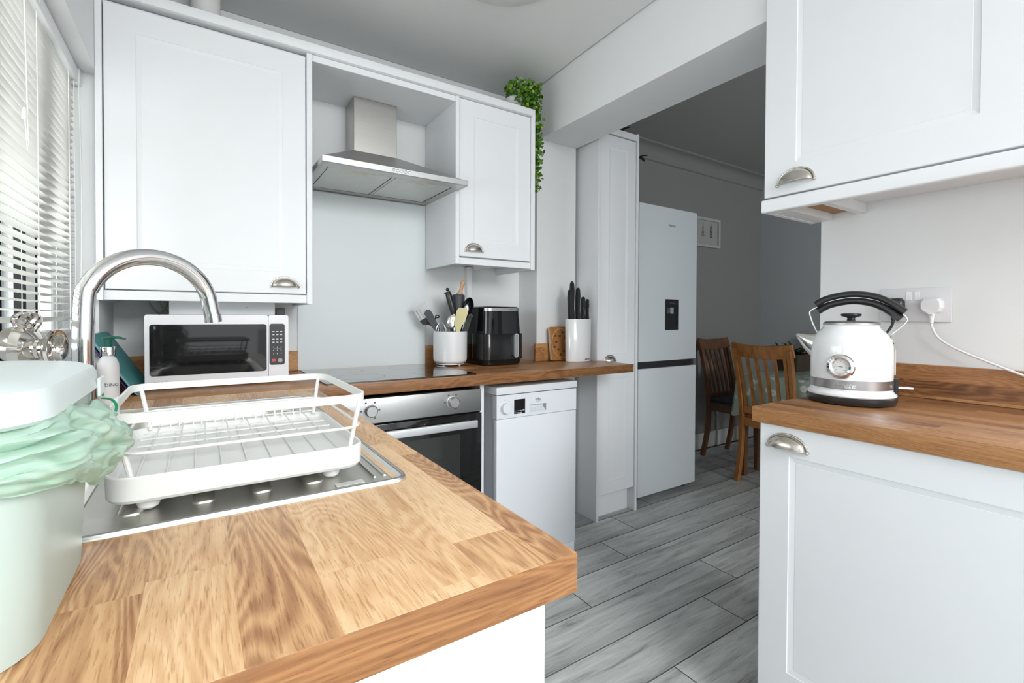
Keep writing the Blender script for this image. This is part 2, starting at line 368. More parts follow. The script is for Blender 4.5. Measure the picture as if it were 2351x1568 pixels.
def finish(bm, sharp=35):
    bmesh.ops.recalc_face_normals(bm, faces=bm.faces[:])
    lim = math.radians(sharp)
    for f in bm.faces: f.smooth = True
    for e in bm.edges:
        if len(e.link_faces) == 2 and e.calc_face_angle(0) > lim: e.smooth = False
def wloc(o):
    v = Vector((0, 0, 0))
    while o is not None: v += o.location; o = o.parent
    return v
def obj(name, bm, m, parent=None, local=False, base=None, sharp=28, solid=0.0):
    """link a bmesh as ONE object. coordinates are world unless local; base sets the origin of a top-level mesh"""
    finish(bm, sharp)
    if parent is not None and not local:
        bmesh.ops.translate(bm, verts=bm.verts[:], vec=-wloc(parent))
    if base is not None: bmesh.ops.translate(bm, verts=bm.verts[:], vec=-Vector(base))
    me = bpy.data.meshes.new(name); bm.to_mesh(me); bm.free()
    for mm in (m if isinstance(m, (list, tuple)) else [m]): me.materials.append(mm)
    o = bpy.data.objects.new(name, me); COL.objects.link(o)
    if parent is not None: o.parent = parent
    if base is not None: o.location = base
    if solid:
        md = o.modifiers.new('thickness', 'SOLIDIFY'); md.thickness = solid; md.offset = 0
    return o
def tag(o, label, cat, group=None):
    o['label'] = label; o['category'] = cat
    if group: o['group'] = group
    return o
def thing(name, label, cat, loc=(0, 0, 0), rz=0.0, group=None):
    o = bpy.data.objects.new(name, None); o.empty_display_size = 0.05; COL.objects.link(o)
    o.location = loc; o.rotation_euler = (0, 0, rz); return tag(o, label, cat, group)
def struct(name, bm, m, parent=None, **k):
    o = obj(name, bm, m, parent, **k)
    if parent is None: o['kind'] = 'structure'
    return o
def text(name, s, m, size, M, parent, depth=0.0004, shear=0.0, spacing=1.0, local=False):
    c = bpy.data.curves.new(name, 'FONT'); c.body = s; c.size = size; c.extrude = depth; c.align_x = 'CENTER'; c.align_y = 'CENTER'
    c.shear = shear; c.space_character = spacing; c.resolution_u = 3
    t_ = bpy.data.objects.new('t', c); COL.objects.link(t_); bpy.context.view_layer.update()
    me = bpy.data.meshes.new_from_object(t_.evaluated_get(bpy.context.evaluated_depsgraph_get())); me.name = name
    bpy.data.objects.remove(t_); bpy.data.curves.remove(c); me.materials.clear(); me.materials.append(m)
    o = bpy.data.objects.new(name, me); COL.objects.link(o); o.parent = parent
    W = M.copy()
    if not local: W.translation = M.translation - wloc(parent)
    o.matrix_local = W
    return o
def FY(x, y, z): return Matrix.Translation((x, y, z)) @ Matrix.Rotation(PI/2, 4, 'X')          # faces -y
def FX(x, y, z): return Matrix.Translation((x, y, z)) @ Matrix.Rotation(-PI/2, 4, 'Z') @ Matrix.Rotation(PI/2, 4, 'X')  # faces -x
def at(x, y, z): return Matrix.Translation((x, y, z))

def shaker(bm, x0, x1, z0, z1, th=0.02, fr=0.082, M=None, drop=0.0038, lip=0.015):
    """door in local x/z, front face at y=0 looking to -y, body behind; frame with a recessed panel and a sloped bead"""
    e = 0.0018
    def ring(i, y): return [(x0+i, y, z0+i), (x1-i, y, z0+i), (x1-i, y, z1-i), (x0+i, y, z1-i)]
    loops = [ring(0, th), ring(0, e), ring(e, 0), ring(fr, 0), ring(fr+0.0012, 0.0022), ring(fr+lip, drop+0.0005), ring(fr+lip+0.001, drop)]
    R = [[bm.verts.new(p) for p in lp] for lp in loops]
    for a, b in zip(R, R[1:]):
        for i in range(4): bm.faces.new((a[i], a[(i+1) % 4], b[(i+1) % 4], b[i]))
    bm.faces.new(R[-1]); bm.faces.new(R[0][::-1])
    if M is not None: bmesh.ops.transform(bm, matrix=M, verts=[v for r in R for v in r])
    return bm
def cup(parent, M, a=0.046, h=0.036, d=0.024, m=None):
    """half-moon cup pull: local x across, z up, opening down, wall plane y=0 and bulging to -y"""
    m = m or NICKEL
    bm = nb(); U, V = 20, 7; G = []
    for i in range(U+1):
        u = PI*i/U; row = []
        for j in range(V+1):
            v = PI/2*j/V
            row.append(bm.verts.new((a*0.93*math.cos(u), -0.002-d*math.sin(u)**0.8*math.sin(v), 0.002+h*0.92*math.sin(u)*math.cos(v))))
        G.append(row)
    for i in range(U):
        for j in range(V): bm.faces.new((G[i][j], G[i+1][j], G[i+1][j+1], G[i][j+1]))
    bmesh.ops.remove_doubles(bm, verts=bm.verts[:], dist=1e-5)
    # rolled flange on the door and rounded lip
    tube(bm, [(a*math.cos(PI*i/24), -0.0022, 0.001+h*math.sin(PI*i/24)) for i in range(25)], 0.0028, 8)
    tube(bm, [(a*0.93*math.cos(PI*i/24), -0.002-d*abs(math.sin(PI*i/24))**0.8, 0.002) for i in range(25)], 0.0016, 6)
    for s in (-1, 1): lathe(bm, [(0.0001, -0.001), (0.005, 0), (0.0055, 0.004), (0.004, 0.007), (0.0001, 0.008)], 12, M=at(s*a, 0, 0) @ Matrix.Rotation(PI/2, 4, 'X'))
    bmesh.ops.transform(bm, matrix=M, verts=bm.verts[:])
    return obj('handle', bm, m, parent, sharp=60)

# ================================================================== the room
XL, YB, XW = -0.268, 2.27, 1.84
ZC = 2.428
# floor slab and its planks
bm = nb(); box(bm, -0.47, 4.67, -4.2, 2.64, -0.06, -0.011)
floor = struct('floor', bm, OAKP)
def plank_mesh(L):
    b = nb(); box(b, 0.0005, L-0.0005, 0.0005, 0.1895, -0.0105, 0.0, 0.0018, 1); finish(b)
    me = bpy.data.meshes.new('plank'); b.to_mesh(me); b.free(); me.materials.append(PLANK); me.materials.append(PBEV)
    for f in me.polygons:
        if f.normal.z < 0.99: f.material_index = 1
    return me
PM = {}
rows = {0: 1.29, 1: 1.71, 2: 1.96, 3: 1.282, 4: 1.693, 5: 1.958, -1: 0.93, -2: 1.52, -3: 2.05, -4: 1.18, -5: 1.6, 6: 2.30, 7: 1.12, 8: 1.75}
LEN = 1.326
for r in range(-26, 9):
    j = rows.get(r, 0.7+(r*0.437) % 1.3); y = 0.800+0.19*r
    x0 = j - LEN*math.ceil((j+0.45)/LEN)
    while x0 < 4.66:
        a, b_ = max(x0, -0.46), min(x0+LEN, 4.66)
        if b_-a > 0.03 and y+0.19 < 2.66:
            key = round(b_-a, 3)
            if key not in PM: PM[key] = plank_mesh(b_-a)
            o = bpy.data.objects.new('plank', PM[key]); COL.objects.link(o); o.parent = floor; o.location = (a, y, 0)
        x0 += LEN
# walls
bm = nb()
WY0, WY1, WZ0, WZ1 = 0.72, 1.975, 0.985, 1.895
box(bm, -0.402, XL, -4.2, 2.64, -0.01, WZ0); box(bm, -0.402, XL, -4.2, 2.64, WZ1, 2.5)
box(bm, -0.402, XL, -4.2, -2.5, WZ0, WZ1); box(bm, -0.402, XL, -0.9, WY0, WZ0, WZ1); box(bm, -0.402, XL, WY1, 2.64, WZ0, WZ1)
struct('wall_left', bm, WALL)
bm = nb(); box(bm, XL, 1.62, YB, 2.64, -0.01, 2.5); struct('wall_back', bm, WALL)
bm = nb(); box(bm, 1.537, 1.812, 2.095, 2.64, -0.01, 2.5); box(bm, 1.186, 1.215, 2.235, YB, 0.9, 1.405, 0.003, 1); struct('wall_pier', bm, WALL)
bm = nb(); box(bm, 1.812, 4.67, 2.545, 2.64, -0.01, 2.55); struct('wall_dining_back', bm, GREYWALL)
bm = nb(); box(bm, 4.573, 4.67, -4.2, 2.545, -0.01, 2.55); struct('wall_dining_right', bm, LITWALL)
bm = nb(); box(bm, XW, 1.95, -4.2, 0.808, -0.01, 2.5); struct('wall_right', bm, WALL)
bm = nb()
box(bm, -0.47, 4.67, -4.3, -4.2, 2.12, 2.55); box(bm, -0.47, -0.2, -4.3, -4.2, -0.01, 2.12); box(bm, 1.75, 2.05, -4.3, -4.2, -0.01, 2.12)
box(bm, 2.05, 2.85, -4.3, -4.2, -0.01, 1.0); box(bm, 2.85, 4.67, -4.3, -4.2, -0.01, 2.12)
struct('wall_front', bm, WALL)
bm = nb(); box(bm, 1.547, 1.811, 0.8455, 2.095, 2.109, 2.5, 0.0015, 1); struct('beam', bm, WALL)
bm = nb()      # kitchen ceiling with an opening added behind the camera for the roof fill
box(bm, -0.47, 1.9, -1.3, 2.64, ZC, 2.56); box(bm, -0.47, 1.9, -4.25, -3.5, ZC, 2.56); box(bm, -0.47, -0.05, -3.5, -1.3, ZC, 2.56); box(bm, 1.65, 1.9, -3.5, -1.3, ZC, 2.56)
prism(bm, [(0.9, 0), (2.269, 0), (2.269, -0.048), (2.262, -0.050), (1.8, -0.022), (1.4, -0.008)], 1.805, Matrix(((0, 0, 1, XL+0.001), (1, 0, 0, 0), (0, 1, 0, ZC), (0, 0, 0, 1))))
struct('ceiling', bm, CEIL)
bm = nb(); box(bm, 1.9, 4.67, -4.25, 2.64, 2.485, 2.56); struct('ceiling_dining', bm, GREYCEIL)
# cove and skirting in the dining room
bm = nb()
prof = [(0, 0), (0, -0.012), (-0.012, -0.02)] + [(-0.012-0.075*math.sin(t*PI/12)**1.0*0.0 - 0.08*(1-math.cos(t*PI/12)), -0.02-0.075*math.sin(t*PI/12)) for t in range(7)] + [(-0.10, -0.112), (0, -0.112)]
prof = [(0, 0), (0.105, 0), (0.105, -0.010)] + [(0.098-0.078*math.sin(k*PI/14), -0.014-0.08*(1-math.cos(k*PI/14))) for k in range(8)] + [(0.014, -0.105), (0.0, -0.11)]
prism(bm, prof, 2.76, Matrix.Translation((1.812, 2.545, 2.485)) @ Matrix(((0, 0, 1, 0), (-1, 0, 0, 0), (0, 1, 0, 0), (0, 0, 0, 1))))
struct('trim_1', bm, GREYWALL)
bm = nb(); box(bm, 2.8, 4.573, 2.529, 2.545, 0, 0.135, 0.005, 2); struct('baseboard_dining_back', bm, mat('skirting_paint', (0.62, 0.62, 0.61), 0.4))
bm = nb(); box(bm, 4.557, 4.573, -4.2, 2.529, 0, 0.135, 0.005, 2); struct('baseboard_dining_right', bm, MATS['skirting_paint'])
# door frame in an opening added behind the camera for fill light
bm = nb()
for x in (-0.2, 0.72, 0.79, 1.69): box(bm, x, x+0.06, -4.27, -4.22, 0, 2.12)
box(bm, -0.2, 1.75, -4.27, -4.22, 2.05, 2.12)
struct('added_door_frame', bm, UPVC)

# window with frame, sash, gaskets and pane
win = bpy.data.objects.new('window_1', None); COL.objects.link(win); win.location = (-0.385, 1.35, 0.985); win['kind'] = 'structure'
bm = nb()
X0, X1 = -0.402, -0.362
box(bm, X0, X1, WY0, WY0+0.07, WZ0, WZ1, 0.004, 1); box(bm, X0, X1, WY1-0.07, WY1, WZ0, WZ1, 0.004, 1)
box(bm, X0, X1, WY0, WY1, WZ0, WZ0+0.09, 0.004, 1); box(bm, X0, X1, WY0, WY1, WZ1-0.07, WZ1, 0.004, 1)
box(bm, X0, X1, 1.648, 1.734, WZ0, WZ1, 0.004, 1); box(bm, X0, X1, 1.24, 1.31, WZ0, WZ1, 0.004, 1)
obj('frame', bm, UPVC, win)
for y0, y1 in ((1.633, 1.6475), (1.7345, 1.747)):
    bm = nb(); box(bm, -0.381, -0.3605, y0, y1, WZ0+0.085, WZ1-0.07, 0.002, 1); obj('gasket_shade', bm, GASKET, win)  # black seals that also stand in for the shaded sash edges
for y0, y1 in ((WY0+0.06, 1.25), (1.30, 1.655), (1.725, WY1-0.06)):
    bm = nb(); box(bm, -0.388, -0.384, y0, y1, WZ0+0.08, WZ1-0.06); obj('pane', bm, PANE, win)
bm = nb(); box(bm, -0.363, -0.232, WY0+0.001, WY1-0.001, 0.985, 1.011, 0.006, 3); obj('sill', bm, UPVC, win)
# unseen rear dining window, added to light the dining room
win2 = bpy.data.objects.new('added_dining_window', None); COL.objects.link(win2); win2.location = (2.45, -4.25, 1.0); win2['kind'] = 'structure'
bm = nb()
for x in (2.05, 2.42, 2.79): box(bm, x, x+0.06, -4.28, -4.22, 1.0, 2.12)
box(bm, 2.05, 2.85, -4.28, -4.22, 1.0, 1.06); box(bm, 2.05, 2.85, -4.28, -4.22, 2.06, 2.12)
obj('frame', bm, UPVC, win2)
bm = nb(); box(bm, 2.1, 2.8, -4.252, -4.248, 1.05, 2.07); obj('pane', bm, PANE, win2)

# second left wall window, added behind the camera for more side light
win3 = bpy.data.objects.new('added_left_window', None); COL.objects.link(win3); win3.location = (-0.42, -1.7, 0.985); win3['kind'] = 'structure'
bm = nb()
for q in ((-2.5, -2.43), (-1.735, -1.665), (-0.97, -0.9)): box(bm, X0, X1, q[0], q[1], WZ0, WZ1, 0.004, 1)
box(bm, X0, X1, -2.5, -0.9, WZ0, WZ0+0.07, 0.004, 1); box(bm, X0, X1, -2.5, -0.9, WZ1-0.07, WZ1, 0.004, 1)
obj('frame', bm, UPVC, win3)
bm = nb(); box(bm, -0.388, -0.384, -2.44, -0.96, WZ0+0.06, WZ1-0.06); obj('pane', bm, PANE, win3)

# venetian blind
bl = thing('venetian_blind', 'white slatted venetian blind, partly open, hanging in the window', 'blind', (-0.33, 1.35, 1.87))
bm = nb(); box(bm, -0.352, -0.308, 0.735, 1.962, 1.852, 1.892, 0.002, 1); obj('headrail', bm, UPVC, bl)
bm = nb(); box(bm, -0.354, -0.304, 1.945, 1.968, 1.846, 1.8945, 0.002, 1); obj('end_bracket', bm, PLASTW, bl)
bm = nb(); box(bm, -0.354, -0.304, 1.50, 1.522, 1.858, 1.8945, 0.002, 1); obj('bracket', bm, PLASTW, bl)
b = nb(); w2 = 0.0125
for k in range(5):
    t = -1+2*k/4; pass
sec = [(w2*t, 0.0017*(1-t*t)) for t in (-1, -0.5, 0, 0.5, 1)] + [(w2*t, 0.0017*(1-t*t)-0.0007) for t in (1, 0.5, 0, -0.5, -1)]
tl = 0.0
sec = [(x*math.cos(tl)-z*math.sin(tl), x*math.sin(tl)+z*math.cos(tl)) for x, z in sec]
prism(b, sec, 1.2, Matrix.Translation((0, 1.954, 0)) @ Matrix(((1, 0, 0, 0), (0, 0, -1, 0), (0, 1, 0, 0), (0, 0, 0, 1))))
finish(b, 60); SLAT = bpy.data.meshes.new('slat'); b.to_mesh(SLAT); b.free(); SLAT.materials.append(BLIND)
z = 1.842
while z > 1.118:
    o = bpy.data.objects.new('slat', SLAT); COL.objects.link(o); o.parent = bl
    o.location = (0, -1.35, z-1.87); o.rotation_euler = (rnd.uniform(-.0012, .0012), -math.radians(6+40*min(1, max(0, (z-1.42)/0.2))+(26 if z < 1.15 else 0))+rnd.uniform(-.04, .04), 0); z -= 0.0203
bm = nb(); box(bm, -0.343, -0.317, 0.75, 1.955, 1.088, 1.100, 0.003, 2); obj('bottom_rail', bm, BLIND, bl)
for y in (1.54, 1.86, 1.93):
    bm = nb(); tube(bm, [(-0.3155, y, 1.853), (-0.3155, y+0.004, 1.45), (-0.3155, y, 1.095)], 0.0011, 6); tube(bm, [(-0.3445, y, 1.853), (-0.3445, y, 1.095)], 0.0009, 5); obj('ladder_cord', bm, CORD, bl)
for y, zb in ((1.935, 1.12), (1.94, 1.16), (1.40, 1.56)):
    bm = nb(); tube(bm, smooth_pts([(-0.306, y, 1.853), (-0.302, y+0.005, 1.5), (-0.303, y-0.015, zb)], 8), 0.0013, 6); lathe(bm, [(0.0015, 0.012), (0.004, 0.006), (0.005, -0.012), (0.0001, -0.013)], 10, (-0.303, y-0.015, zb)); obj('pull_cord', bm, CORD, bl)

# ceiling light (off) and the pipe above the cabinets
lamp = thing('ceiling_light', 'round white flush ceiling light just showing at the top edge of the photo', 'ceiling light', (0.927, 1.45, ZC))
bm = nb(); lathe(bm, [(0.222, 0), (0.232, -0.006), (0.232, -0.02), (0.222, -0.026)], 48, (0.927, 1.45, ZC)); obj('base_ring', bm, PLASTW, lamp)
bm = nb(); lathe(bm, [(0.221, -0.026)]+[(0.221*math.cos(k*PI/16), -0.026-0.035*math.sin(k*PI/16)) for k in range(1, 9)], 48, (0.927, 1.45, ZC)); obj('diffuser', bm, mat('opal_glass', (0.72, 0.72, 0.70), 0.35), lamp)
bm = nb(); lathe(bm, [(0.0475, 2.15), (0.0475, ZC)], 28, (0.022, 2.13, 0)); tag(obj('flue_pipe', bm, mat('white_pipe', (0.78, 0.78, 0.76), 0.5), base=(0.022, 2.13, 2.15)), 'white round flue pipe rising from the big wall cabinet to the ceiling', 'pipe')

# ================================================================== wall cabinets over the hob wall
F = 1.93
c1 = thing('wall_cabinet', 'big white wall cabinet by the window above the microwave', 'cabinet', (0.045, 2.1, 1.19), 0, 'white wall cabinets')
bm = nb(); box(bm, -0.2675, -0.2505, F-0.004, YB-0.001, 1.188, 2.128, 0.0012, 1); obj('side_panel', bm, WHITE, c1)
bm = nb(); box(bm, 0.338, 0.357, F-0.008, YB-0.001, 1.186, 2.1285, 0.0012, 1); obj('side_panel', bm, WHITE, c1)
bm = nb(); box(bm, -0.250, 0.3375, F+0.024, YB-0.001, 1.222, 2.128); obj('carcass', bm, CARC, c1)
d = nb(); shaker(d, -0.2475, 0.3345, 1.2235, 2.1145, 0.02, 0.079, at(0, F, 0)); dr = obj('door', d, WHITE, c1, sharp=3)
cup(dr, at(0.262, F, 1.249), 0.0455, 0.034)
bm = nb(); box(bm, -0.2503, 0.3378, F+0.001, F+0.019, 1.189, 1.2195, 0.0015, 1); obj('valance', bm, WHITE, c1)
c2 = thing('wall_cabinet', 'small white wall cabinet between the cooker hood and the trailing plant', 'cabinet', (1.18, 2.1, 1.38), 0, 'white wall cabinets')
bm = nb(); box(bm, 0.9595, 0.978, F-0.006, YB-0.001, 1.3795, 2.1305, 0.0012, 1); obj('side_panel', bm, WHITE, c2)
bm = nb(); box(bm, 1.3755, 1.3975, F-0.008, YB-0.001, 1.374, 2.170, 0.0012, 1); obj('side_panel', bm, WHITE, c2)
bm = nb(); box(bm, 0.9785, 1.375, F+0.024, YB-0.001, 1.4095, 2.128); obj('carcass', bm, CARC, c2)
d = nb(); shaker(d, 0.9805, 1.3735, 1.4165, 2.1285, 0.02, 0.072, at(0, F, 0)); dr = obj('door', d, WHITE, c2, sharp=3)
cup(dr, at(1.056, F, 1.441), 0.0455, 0.036)
bm = nb(); box(bm, 0.9785, 1.3752, F+0.001, F+0.019, 1.380, 1.4095, 0.0015, 1); obj('valance', bm, WHITE, c2)
bm = nb(); box(bm, 1.205, 1.231, 2.02, 2.2, 1.387, 1.409); box(bm, 1.231, 1.375, 2.02, 2.045, 1.389, 1.409); obj('batten', bm, CARC, c2)
bp_ = thing('bridging_panel', 'white panel forming the alcove top above the cooker hood', 'panel', (0.66, 2.1, 2.105))
bm = nb(); box(bm, 0.3575, 0.959, F+0.012, YB-0.001, 2.106, 2.1275); obj('soffit', bm, CARC, bp_)
bm = nb(); box(bm, 0.3575, 0.959, F-0.004, F+0.012, 2.104, 2.1285, 0.001, 1); obj('fascia', bm, WHITE, bp_)
bm = nb(); box(bm, -0.2675, 1.375, F-0.022, F+0.03, 2.1295, 2.1625, 0.0025, 2); tag(obj('cornice', bm, WHITE, base=(0.55, 1.93, 2.13)), 'long white cornice strip along the tops of the hob wall cabinets', 'cornice')
# cable under the big cabinet
bm = nb(); tube(bm, smooth_pts([(-0.165, 2.235, 1.221), (-0.158, 2.232, 1.185), (-0.128, 2.23, 1.148), (-0.106, 2.232, 1.185), (-0.10, 2.24, 1.221)], 6), 0.0035, 8); tube(bm, smooth_pts([(-0.13, 2.238, 1.221), (-0.12, 2.238, 1.17), (-0.07, 2.24, 1.14), (0.0, 2.245, 1.12)], 6), 0.003, 8)
tag(obj('power_cable', bm, mat('beige_cable', (0.50, 0.47, 0.40), 0.5), base=(-0.13, 2.235, 1.15)), 'beige cable looping down under the big wall cabinet behind the microwave', 'cable')
bm = nb(); box(bm, 0.27, 0.30, 2.245, YB-0.0005, 1.12, 1.168, 0.003, 1); box(bm, 0.263, 0.307, 2.258, YB-0.0005, 1.105, 1.175, 0.002, 1)
tag(obj('wall_switch', bm, mat('grey_switch', (0.25, 0.25, 0.24), 0.5), base=(0.285, 2.25, 1.12)), 'small grey switch on the wall behind the right end of the microwave', 'switch')

# cooker hood
hd = thing('cooker_hood', 'stainless steel chimney cooker hood between the wall cabinets', 'cooker hood', (0.667, 2.05, 1.703))
Hx0, Hx1, Hy0, Hy1 = 0.371, 0.968, 1.82, 2.268
bm = nb(); box(bm, 0.566, 0.760, 2.13, 2.268, 1.84, 2.105, 0.0012, 1); obj('chimney', bm, STEEL, hd)
bm = nb()
loft(bm, [[(Hx0+0.003, Hy0+0.004, 1.7255), (Hx1-0.003, Hy0+0.004, 1.7255), (Hx1-0.003, Hy1, 1.7255), (Hx0+0.003, Hy1, 1.7255)], [(0.563, 2.126, 1.868), (0.763, 2.126, 1.868), (0.763, Hy1, 1.868), (0.563, Hy1, 1.868)]])
obj('canopy', bm, STEELH, hd)
bm = nb()
for a in ((Hx0, Hx1, Hy0, Hy0+0.012), (Hx0, Hx0+0.012, Hy0+0.012, Hy1), (Hx1-0.012, Hx1, Hy0+0.012, Hy1), (Hx0+0.012, Hx1-0.012, Hy1-0.012, Hy1)): box(bm, a[0], a[1], a[2], a[3], 1.7035, 1.7265, 0.001, 1)
obj('rim', bm, STEELH, hd)
bm = nb()
for a in ((Hx0+0.012, 0.405, Hy0+0.012, Hy1-0.012), (0.921, Hx1-0.012, Hy0+0.012, Hy1-0.012), (0.405, 0.921, Hy0+0.012, 1.882), (0.405, 0.921, 2.212, Hy1-0.012), (0.655, 0.667, 1.882, 2.212)): box(bm, a[0], a[1], a[2], a[3], 1.7042, 1.709)
obj('base_plate', bm, STEEL, hd)
for x0, x1 in ((0.409, 0.652), (0.670, 0.917)):
    bm = nb(); box(bm, x0, x1, 1.886, 2.208, 1.7052, 1.7125); f = obj('grease_filter', bm, FILTER, hd)
    bm = nb(); xm = (x0+x1)/2
    for q in ((xm-0.055, xm+0.055, 1.889, 1.899), (xm-0.055, xm+0.055, 1.912, 1.922), (xm-0.055, xm-0.028, 1.899, 1.912), (xm+0.028, xm+0.055, 1.899, 1.912)): box(bm, q[0], q[1], q[2], q[3], 1.7036, 1.7052)
    obj('latch', bm, mat('pale_latch', (0.66, 0.64, 0.55), 0.5), f)
for k in range(5):
    bm = nb(); lathe(bm, [(0.0056, 0), (0.0056, 0.004), (0.0044, 0.0055), (0.0001, 0.006)], 16, M=FY(0.637+0.0163*k, Hy0, 1.7155)); obj('button', bm, CHROME, hd)

# splashback
bm = nb(); box(bm, 0.3585, 0.9585, 2.2635, YB-0.0006, 0.9005, 1.70, 0.0008, 1)
tag(obj('splashback', bm, SPLASH, base=(0.66, 2.266, 0.9)), 'pale blue-grey glass splashback behind the hob', 'splashback')

# ================================================================== worktops
ZW, TH = 0.90, 0.04
def slab(name, pieces, edges, top, edgem, label, cat='worktop', base=None):
    bm = nb()
    for p in pieces: box(bm, *p, ZW-TH, ZW, 0.0018, 2)
    t = obj(name, bm, [top, edgem])
    me = t.data
    for f in me.polygons:
        if abs(f.normal.z) < 0.4: f.material_index = 1
    return tag(t, label, cat)
SX0, SX1, SY0, SY1 = -0.243, 0.257, 0.661, 1.515     # sink outline
bm = nb()
LP = [(-0.2675, 0.365), (0.322, 0.365), (0.322, 1.688), (-0.2675, 1.688)]
def plate(bm, outer, hole, z0, z1):
    """rectangular slab with a rectangular hole"""
    def loop(r, z): return [bm.verts.new((x, y, z)) for x, y in r]
    ot, ob, ht, hb = loop(outer, z1), loop(outer, z0), loop(hole, z1), loop(hole, z0)
    for i in range(4):
        j = (i+1) % 4
        bm.faces.new((ot[i], ot[j], ht[j], ht[i])); bm.faces.new((ob[j], ob[i], hb[i], hb[j]))
        bm.faces.new((ob[i], ob[j], ot[j], ot[i])); bm.faces.new((hb[j], hb[i], ht[i], ht[j]))
plate(bm, LP, [(SX0+0.02, SY0+0.02), (SX1-0.02, SY0+0.02), (SX1-0.02, SY1-0.02), (SX0+0.02, SY1-0.02)], ZW-TH, ZW)
es = [e for e in bm.edges if all(abs(v.co.z-ZW) < 1e-5 for v in e.verts) and any(abs(v.co.x-0.322) < 1e-5 or abs(v.co.y-0.365) < 1e-5 for v in e.verts) and (abs(e.verts[0].co.x-e.verts[1].co.x) < 1e-5 and abs(e.verts[0].co.x-0.322) < 1e-5 or abs(e.verts[0].co.y-e.verts[1].co.y) < 1e-5 and abs(e.verts[0].co.y-0.365) < 1e-5)]
es += [e for e in bm.edges if all(abs(v.co.x-0.322) < 1e-5 and abs(v.co.y-0.365) < 1e-5 for v in e.verts)]
bmesh.ops.bevel(bm, geom=es, offset=0.0022, segments=2, affect='EDGES', profile=0.5)
sw = obj('sink_worktop', bm, [WOODY, EDGEX])
for f in sw.data.polygons:
    if abs(f.normal.z) < 0.4: f.material_index = 1
tag(sw, 'light oak block worktop around the sink with its end towards the camera', 'worktop', 'oak worktops')
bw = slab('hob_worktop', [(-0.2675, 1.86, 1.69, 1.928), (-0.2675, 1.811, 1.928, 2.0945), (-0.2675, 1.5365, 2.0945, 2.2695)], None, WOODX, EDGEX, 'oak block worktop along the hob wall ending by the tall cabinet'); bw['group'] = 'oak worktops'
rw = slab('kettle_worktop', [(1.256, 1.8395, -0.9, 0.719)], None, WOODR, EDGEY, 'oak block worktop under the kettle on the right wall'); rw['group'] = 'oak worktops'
def upstand(args, m, label):
    bm = nb(); box(bm, *args, 0.0012, 1)
    return tag(obj('upstand', bm, m, base=((args[0]+args[1])/2, (args[2]+args[3])/2, args[4])), label, 'upstand', 'oak upstands')
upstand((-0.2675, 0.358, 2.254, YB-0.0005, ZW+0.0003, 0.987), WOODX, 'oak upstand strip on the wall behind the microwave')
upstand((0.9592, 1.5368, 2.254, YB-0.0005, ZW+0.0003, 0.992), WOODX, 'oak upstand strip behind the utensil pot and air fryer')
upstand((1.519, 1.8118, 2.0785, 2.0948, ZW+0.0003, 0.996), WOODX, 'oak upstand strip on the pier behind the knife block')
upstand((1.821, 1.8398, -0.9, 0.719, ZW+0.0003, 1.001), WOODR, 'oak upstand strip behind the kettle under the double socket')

# ================================================================== base units
sb = thing('sink_base_unit', 'white base cabinet under the sink worktop, plain end panel facing the camera', 'cabinet', (0.0, 1.0, 0), 0, 'white base cabinets')
bm = nb(); box(bm, -0.2675, 0.2955, 0.385, 0.403, 0, 0.8595, 0.001, 1); obj('end_panel', bm, WHITE, sb)
bm = nb(); box(bm, -0.2675, 0.272, 0.4035, 1.70, 0.14, 0.74); obj('carcass', bm, CARC, sb)
bm = nb(); box(bm, 0.215, 0.233, 0.4035, 1.70, 0.0, 0.1395); obj('plinth', bm, WHITE, sb)
for y0, y1 in ((0.407, 0.99), (0.994, 1.577)):
    d = nb(); shaker(d, -y1, -y0, 0.145, 0.856, 0.02, 0.08, Matrix(((0, -1, 0, 0.2935), (-1, 0, 0, 0), (0, 0, 1, 0), (0, 0, 0, 1)))); dr = obj('door', d, WHITE, sb, sharp=3)
    cup(dr, Matrix(((0, -1, 0, 0.2935), (-1, 0, 0, y0+0.06), (0, 0, 1, 0.805), (0, 0, 0, 1))))
rb = thing('base_cabinet', 'white base cabinet with a cup handle under the kettle worktop', 'cabinet', (1.55, 0.4, 0), 0, 'white base cabinets')
bm = nb(); box(bm, 1.2675, 1.8395, 0.684, 0.7015, 0, 0.8595, 0.001, 1); obj('end_panel', bm, WHITE, rb)
bm = nb(); box(bm, 1.289, 1.8395, 0.085, 0.6835, 0.14, 0.8595); obj('carcass', bm, CARC, rb)
bm = nb(); box(bm, 1.33, 1.348, -0.52, 0.6835, 0, 0.1395); obj('plinth', bm, WHITE, rb)
MR = Matrix(((0, 1, 0, 1.266), (-1, 0, 0, 0), (0, 0, 1, 0), (0, 0, 0, 1)))
d = nb(); shaker(d, -0.7005, -0.09, 0.145, 0.8585, 0.02, 0.075, MR); dr = obj('door', d, WHITE, rb, sharp=3)
cup(dr, Matrix(((0, 1, 0, 1.266), (-1, 0, 0, 0.6295), (0, 0, 1, 0.803), (0, 0, 0, 1))), 0.049, 0.036)
rb2 = thing('base_cabinet', 'next white base cabinet along the right wall, outside the frame', 'cabinet', (1.55, -0.2, 0), 0, 'white base cabinets')
bm = nb(); box(bm, 1.289, 1.8395, -0.52, 0.083, 0.14, 0.8595); obj('carcass', bm, CARC, rb2)
d = nb(); shaker(d, -0.087, 0.515, 0.145, 0.8585, 0.02, 0.075, MR); dr = obj('door', d, WHITE, rb2, sharp=3)

